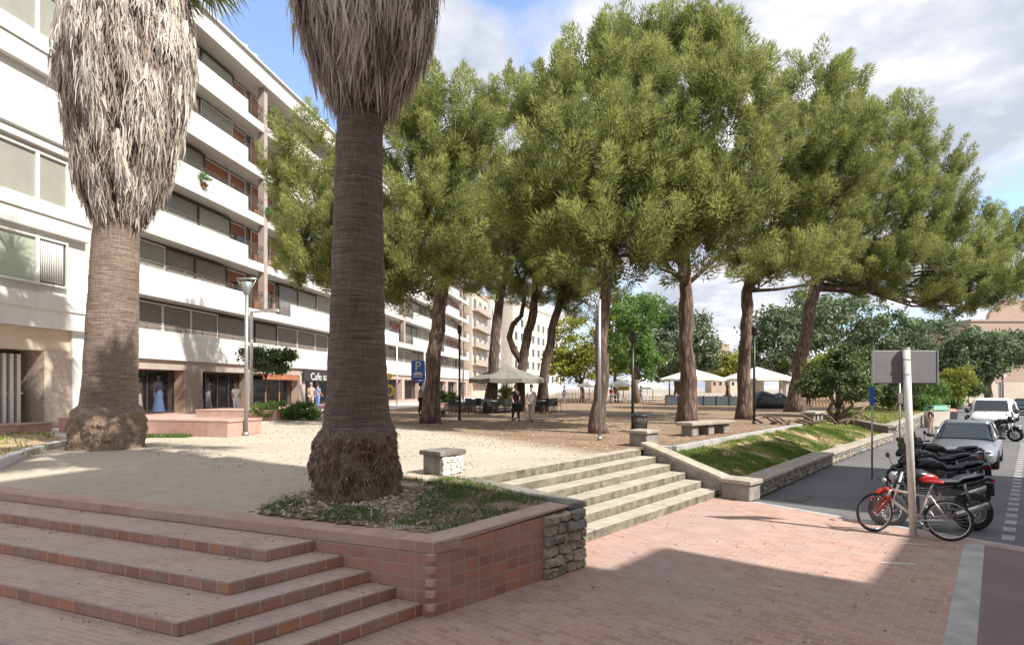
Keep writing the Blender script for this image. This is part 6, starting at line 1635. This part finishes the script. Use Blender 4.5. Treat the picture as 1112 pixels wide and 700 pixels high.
# bicycle
def bicycle():
    fw=gp(950,577); rw_=gp(1030,587); 
    d=(rw_-fw).to_2d(); ln=1.06; dd=d.normalized(); 
    t=thing('bicycle',fw,'red and silver bicycle with flat handlebar leaning on the sign pole','bicycle',None,math.atan2(dd.y,dd.x))
    r=.345
    def wh(c,rot=None):
        m_=MB(); m_.torus(c,r-.022,.022,'Y',40,8,rot=rot); ty=m_.build('wheel','tyre',t,world=False)
        m_=MB(); m_.torus(c,r-.05,.012,'Y',40,6,rot=rot); m_.build('rim','chrome',ty,world=False)
        m_=MB()
        for s in range(24):
            a=2*math.pi*s/24; v_=Vector((math.cos(a),0,math.sin(a)))*(r-.05); v_=rot@v_ if rot else v_; m_.tube([c,Vector(c)+v_],.0022,4)
        m_.tube([Vector(c)-(rot@Vector((0,.05,0)) if rot else Vector((0,.05,0))),Vector(c)+(rot@Vector((0,.05,0)) if rot else Vector((0,.05,0)))],.02,8); m_.build('spokes','chrome',ty,world=False)
    rot=Matrix.Rotation(R(42),3,'Z')
    Lb=ln; F0=Vector((0,0,r)); R0=Vector((Lb,0,r)); wh(F0,rot); wh(R0)
    head=Vector((.24,0,.78)); headlow=Vector((.20,0,.64)); bb=Vector((.64,0,.30)); seat=Vector((.80,0,.80)); sd_=Vector((.86,0,.95))
    m_=MB(); m_.tube([headlow,bb],.024,10); m_.tube([head,seat-Vector((0,0,.1))],.019,10); m_.tube([bb,seat],.019,10); m_.tube([headlow-(head-headlow)*.1,head],.024,10)
    for s in (-1,1): m_.tube([bb+Vector((0,s*.04,0)),R0+Vector((0,s*.06,0))],.011,8); m_.tube([seat+Vector((0,s*.03,-.06)),R0+Vector((0,s*.06,0))],.010,8)
    m_.build('frame','bikesilver',t,world=False)
    m_=MB(); q=rot
    for s in (-1,1):
        o_=q@Vector((0,s*.06,0)); m_.tube([F0+o_,headlow.lerp(F0,.35)+o_,headlow+o_*.8],[.018,.024,.026],8)
    m_.tube([headlow+q@Vector((0,.06,0)),headlow-q@Vector((0,.06,0))],.026,8); m_.build('fork','redpaint',t,world=False)
    m_=MB(); m_.loft([[(F0+q@Vector((-(r+.02)*math.cos(a+R(75)),w_,(r+.02)*math.sin(a+R(75))))) for w_ in (-.035,0,.035,0.0)] for a in [i*R(70)/8 for i in range(9)]]); m_.build('mudguard','redpaint',t,world=False)
    m_=MB(); hb=head+Vector((-.05,0,.12)); m_.tube([head,hb],.018,8); a_=q@Vector((0,1,0)); m_.tube([hb-a_*.31+Vector((.04,0,.03)),hb-a_*.1,hb+a_*.1,hb+a_*.31+Vector((.04,0,.03))],.013,8); hbo=m_.build('handlebar','black',t,world=False)
    m_=MB()
    for s in (-1,1): m_.tube([hb+a_*s*.2+Vector((.03,0,.02)),hb+a_*s*.31+Vector((.04,0,.03))],.02,8)
    m_.build('grips','plastic',hbo,world=False)
    m_=MB(); m_.ball(hb+Vector((-.05,0,.03)),(.04,.04,.04)); m_.build('front_lamp','lamp',t,world=False)
    m_=MB(); m_.tube([seat,sd_],.014,8); m_.build('seat_post','chrome',t,world=False)
    m_=MB(); m_.loft([[(x,w_*math.cos(a),.97+h_*math.sin(a)) for a in [i*math.pi/4 for i in range(8)]] for x,w_,h_ in ((.70,.02,.015),(.78,.035,.025),(.90,.075,.03),(.98,.08,.03),(1.0,.05,.02))]); m_.build('saddle','redpaint',t,world=False)
    m_=MB(); m_.torus(bb+Vector((0,-.05,0)),.085,.006,'Y',24,6); m_.tube([bb+Vector((0,-.06,0)),bb+Vector((.12,-.07,-.11))],.012,6); m_.box(bb+Vector((.12,-.12,-.11)),(.09,.08,.02)); m_.tube([bb+Vector((0,.06,0)),bb+Vector((-.12,.07,.11))],.012,6); m_.box(bb+Vector((-.12,.12,.11)),(.09,.08,.02))
    m_.tube([bb+Vector((0,-.05,.085)),R0+Vector((0,-.05,.04))],.005,4); m_.tube([bb+Vector((0,-.05,-.085)),R0+Vector((0,-.05,-.04))],.005,4); m_.build('crankset','chrome',t,world=False)
    sc_=d.length/1.06; t.scale=(min(1.08,sc_),)*3
bicycle()
# containers
p=dp(1017,37,-.05); t=thing('waste_container',p,'green waste container with a pale front beside the low wall','container'); m_=MB(); m_.box(p+Vector((0,0,.55)),(1.0,.8,1.0),0,0,1.08); m_.build('body','cream',t,bevel=.04); m_=MB(); m_.box(p+Vector((0,0,1.22)),(1.15,.95,.3),0,0,.7); m_.build('lid','green_plastic',t,bevel=.04)
p=dp(1028,40,-.05); t=thing('waste_container',p,'dark waste container right of the green one','container'); m_=MB(); m_.box(p+Vector((0,0,.45)),(.9,.7,.8),0,0,1.08); m_.build('body','plastic',t,bevel=.04); m_=MB(); m_.box(p+Vector((0,0,.98)),(1.0,.8,.2),0,0,.75); m_.build('lid','redpaint',t,bevel=.04)
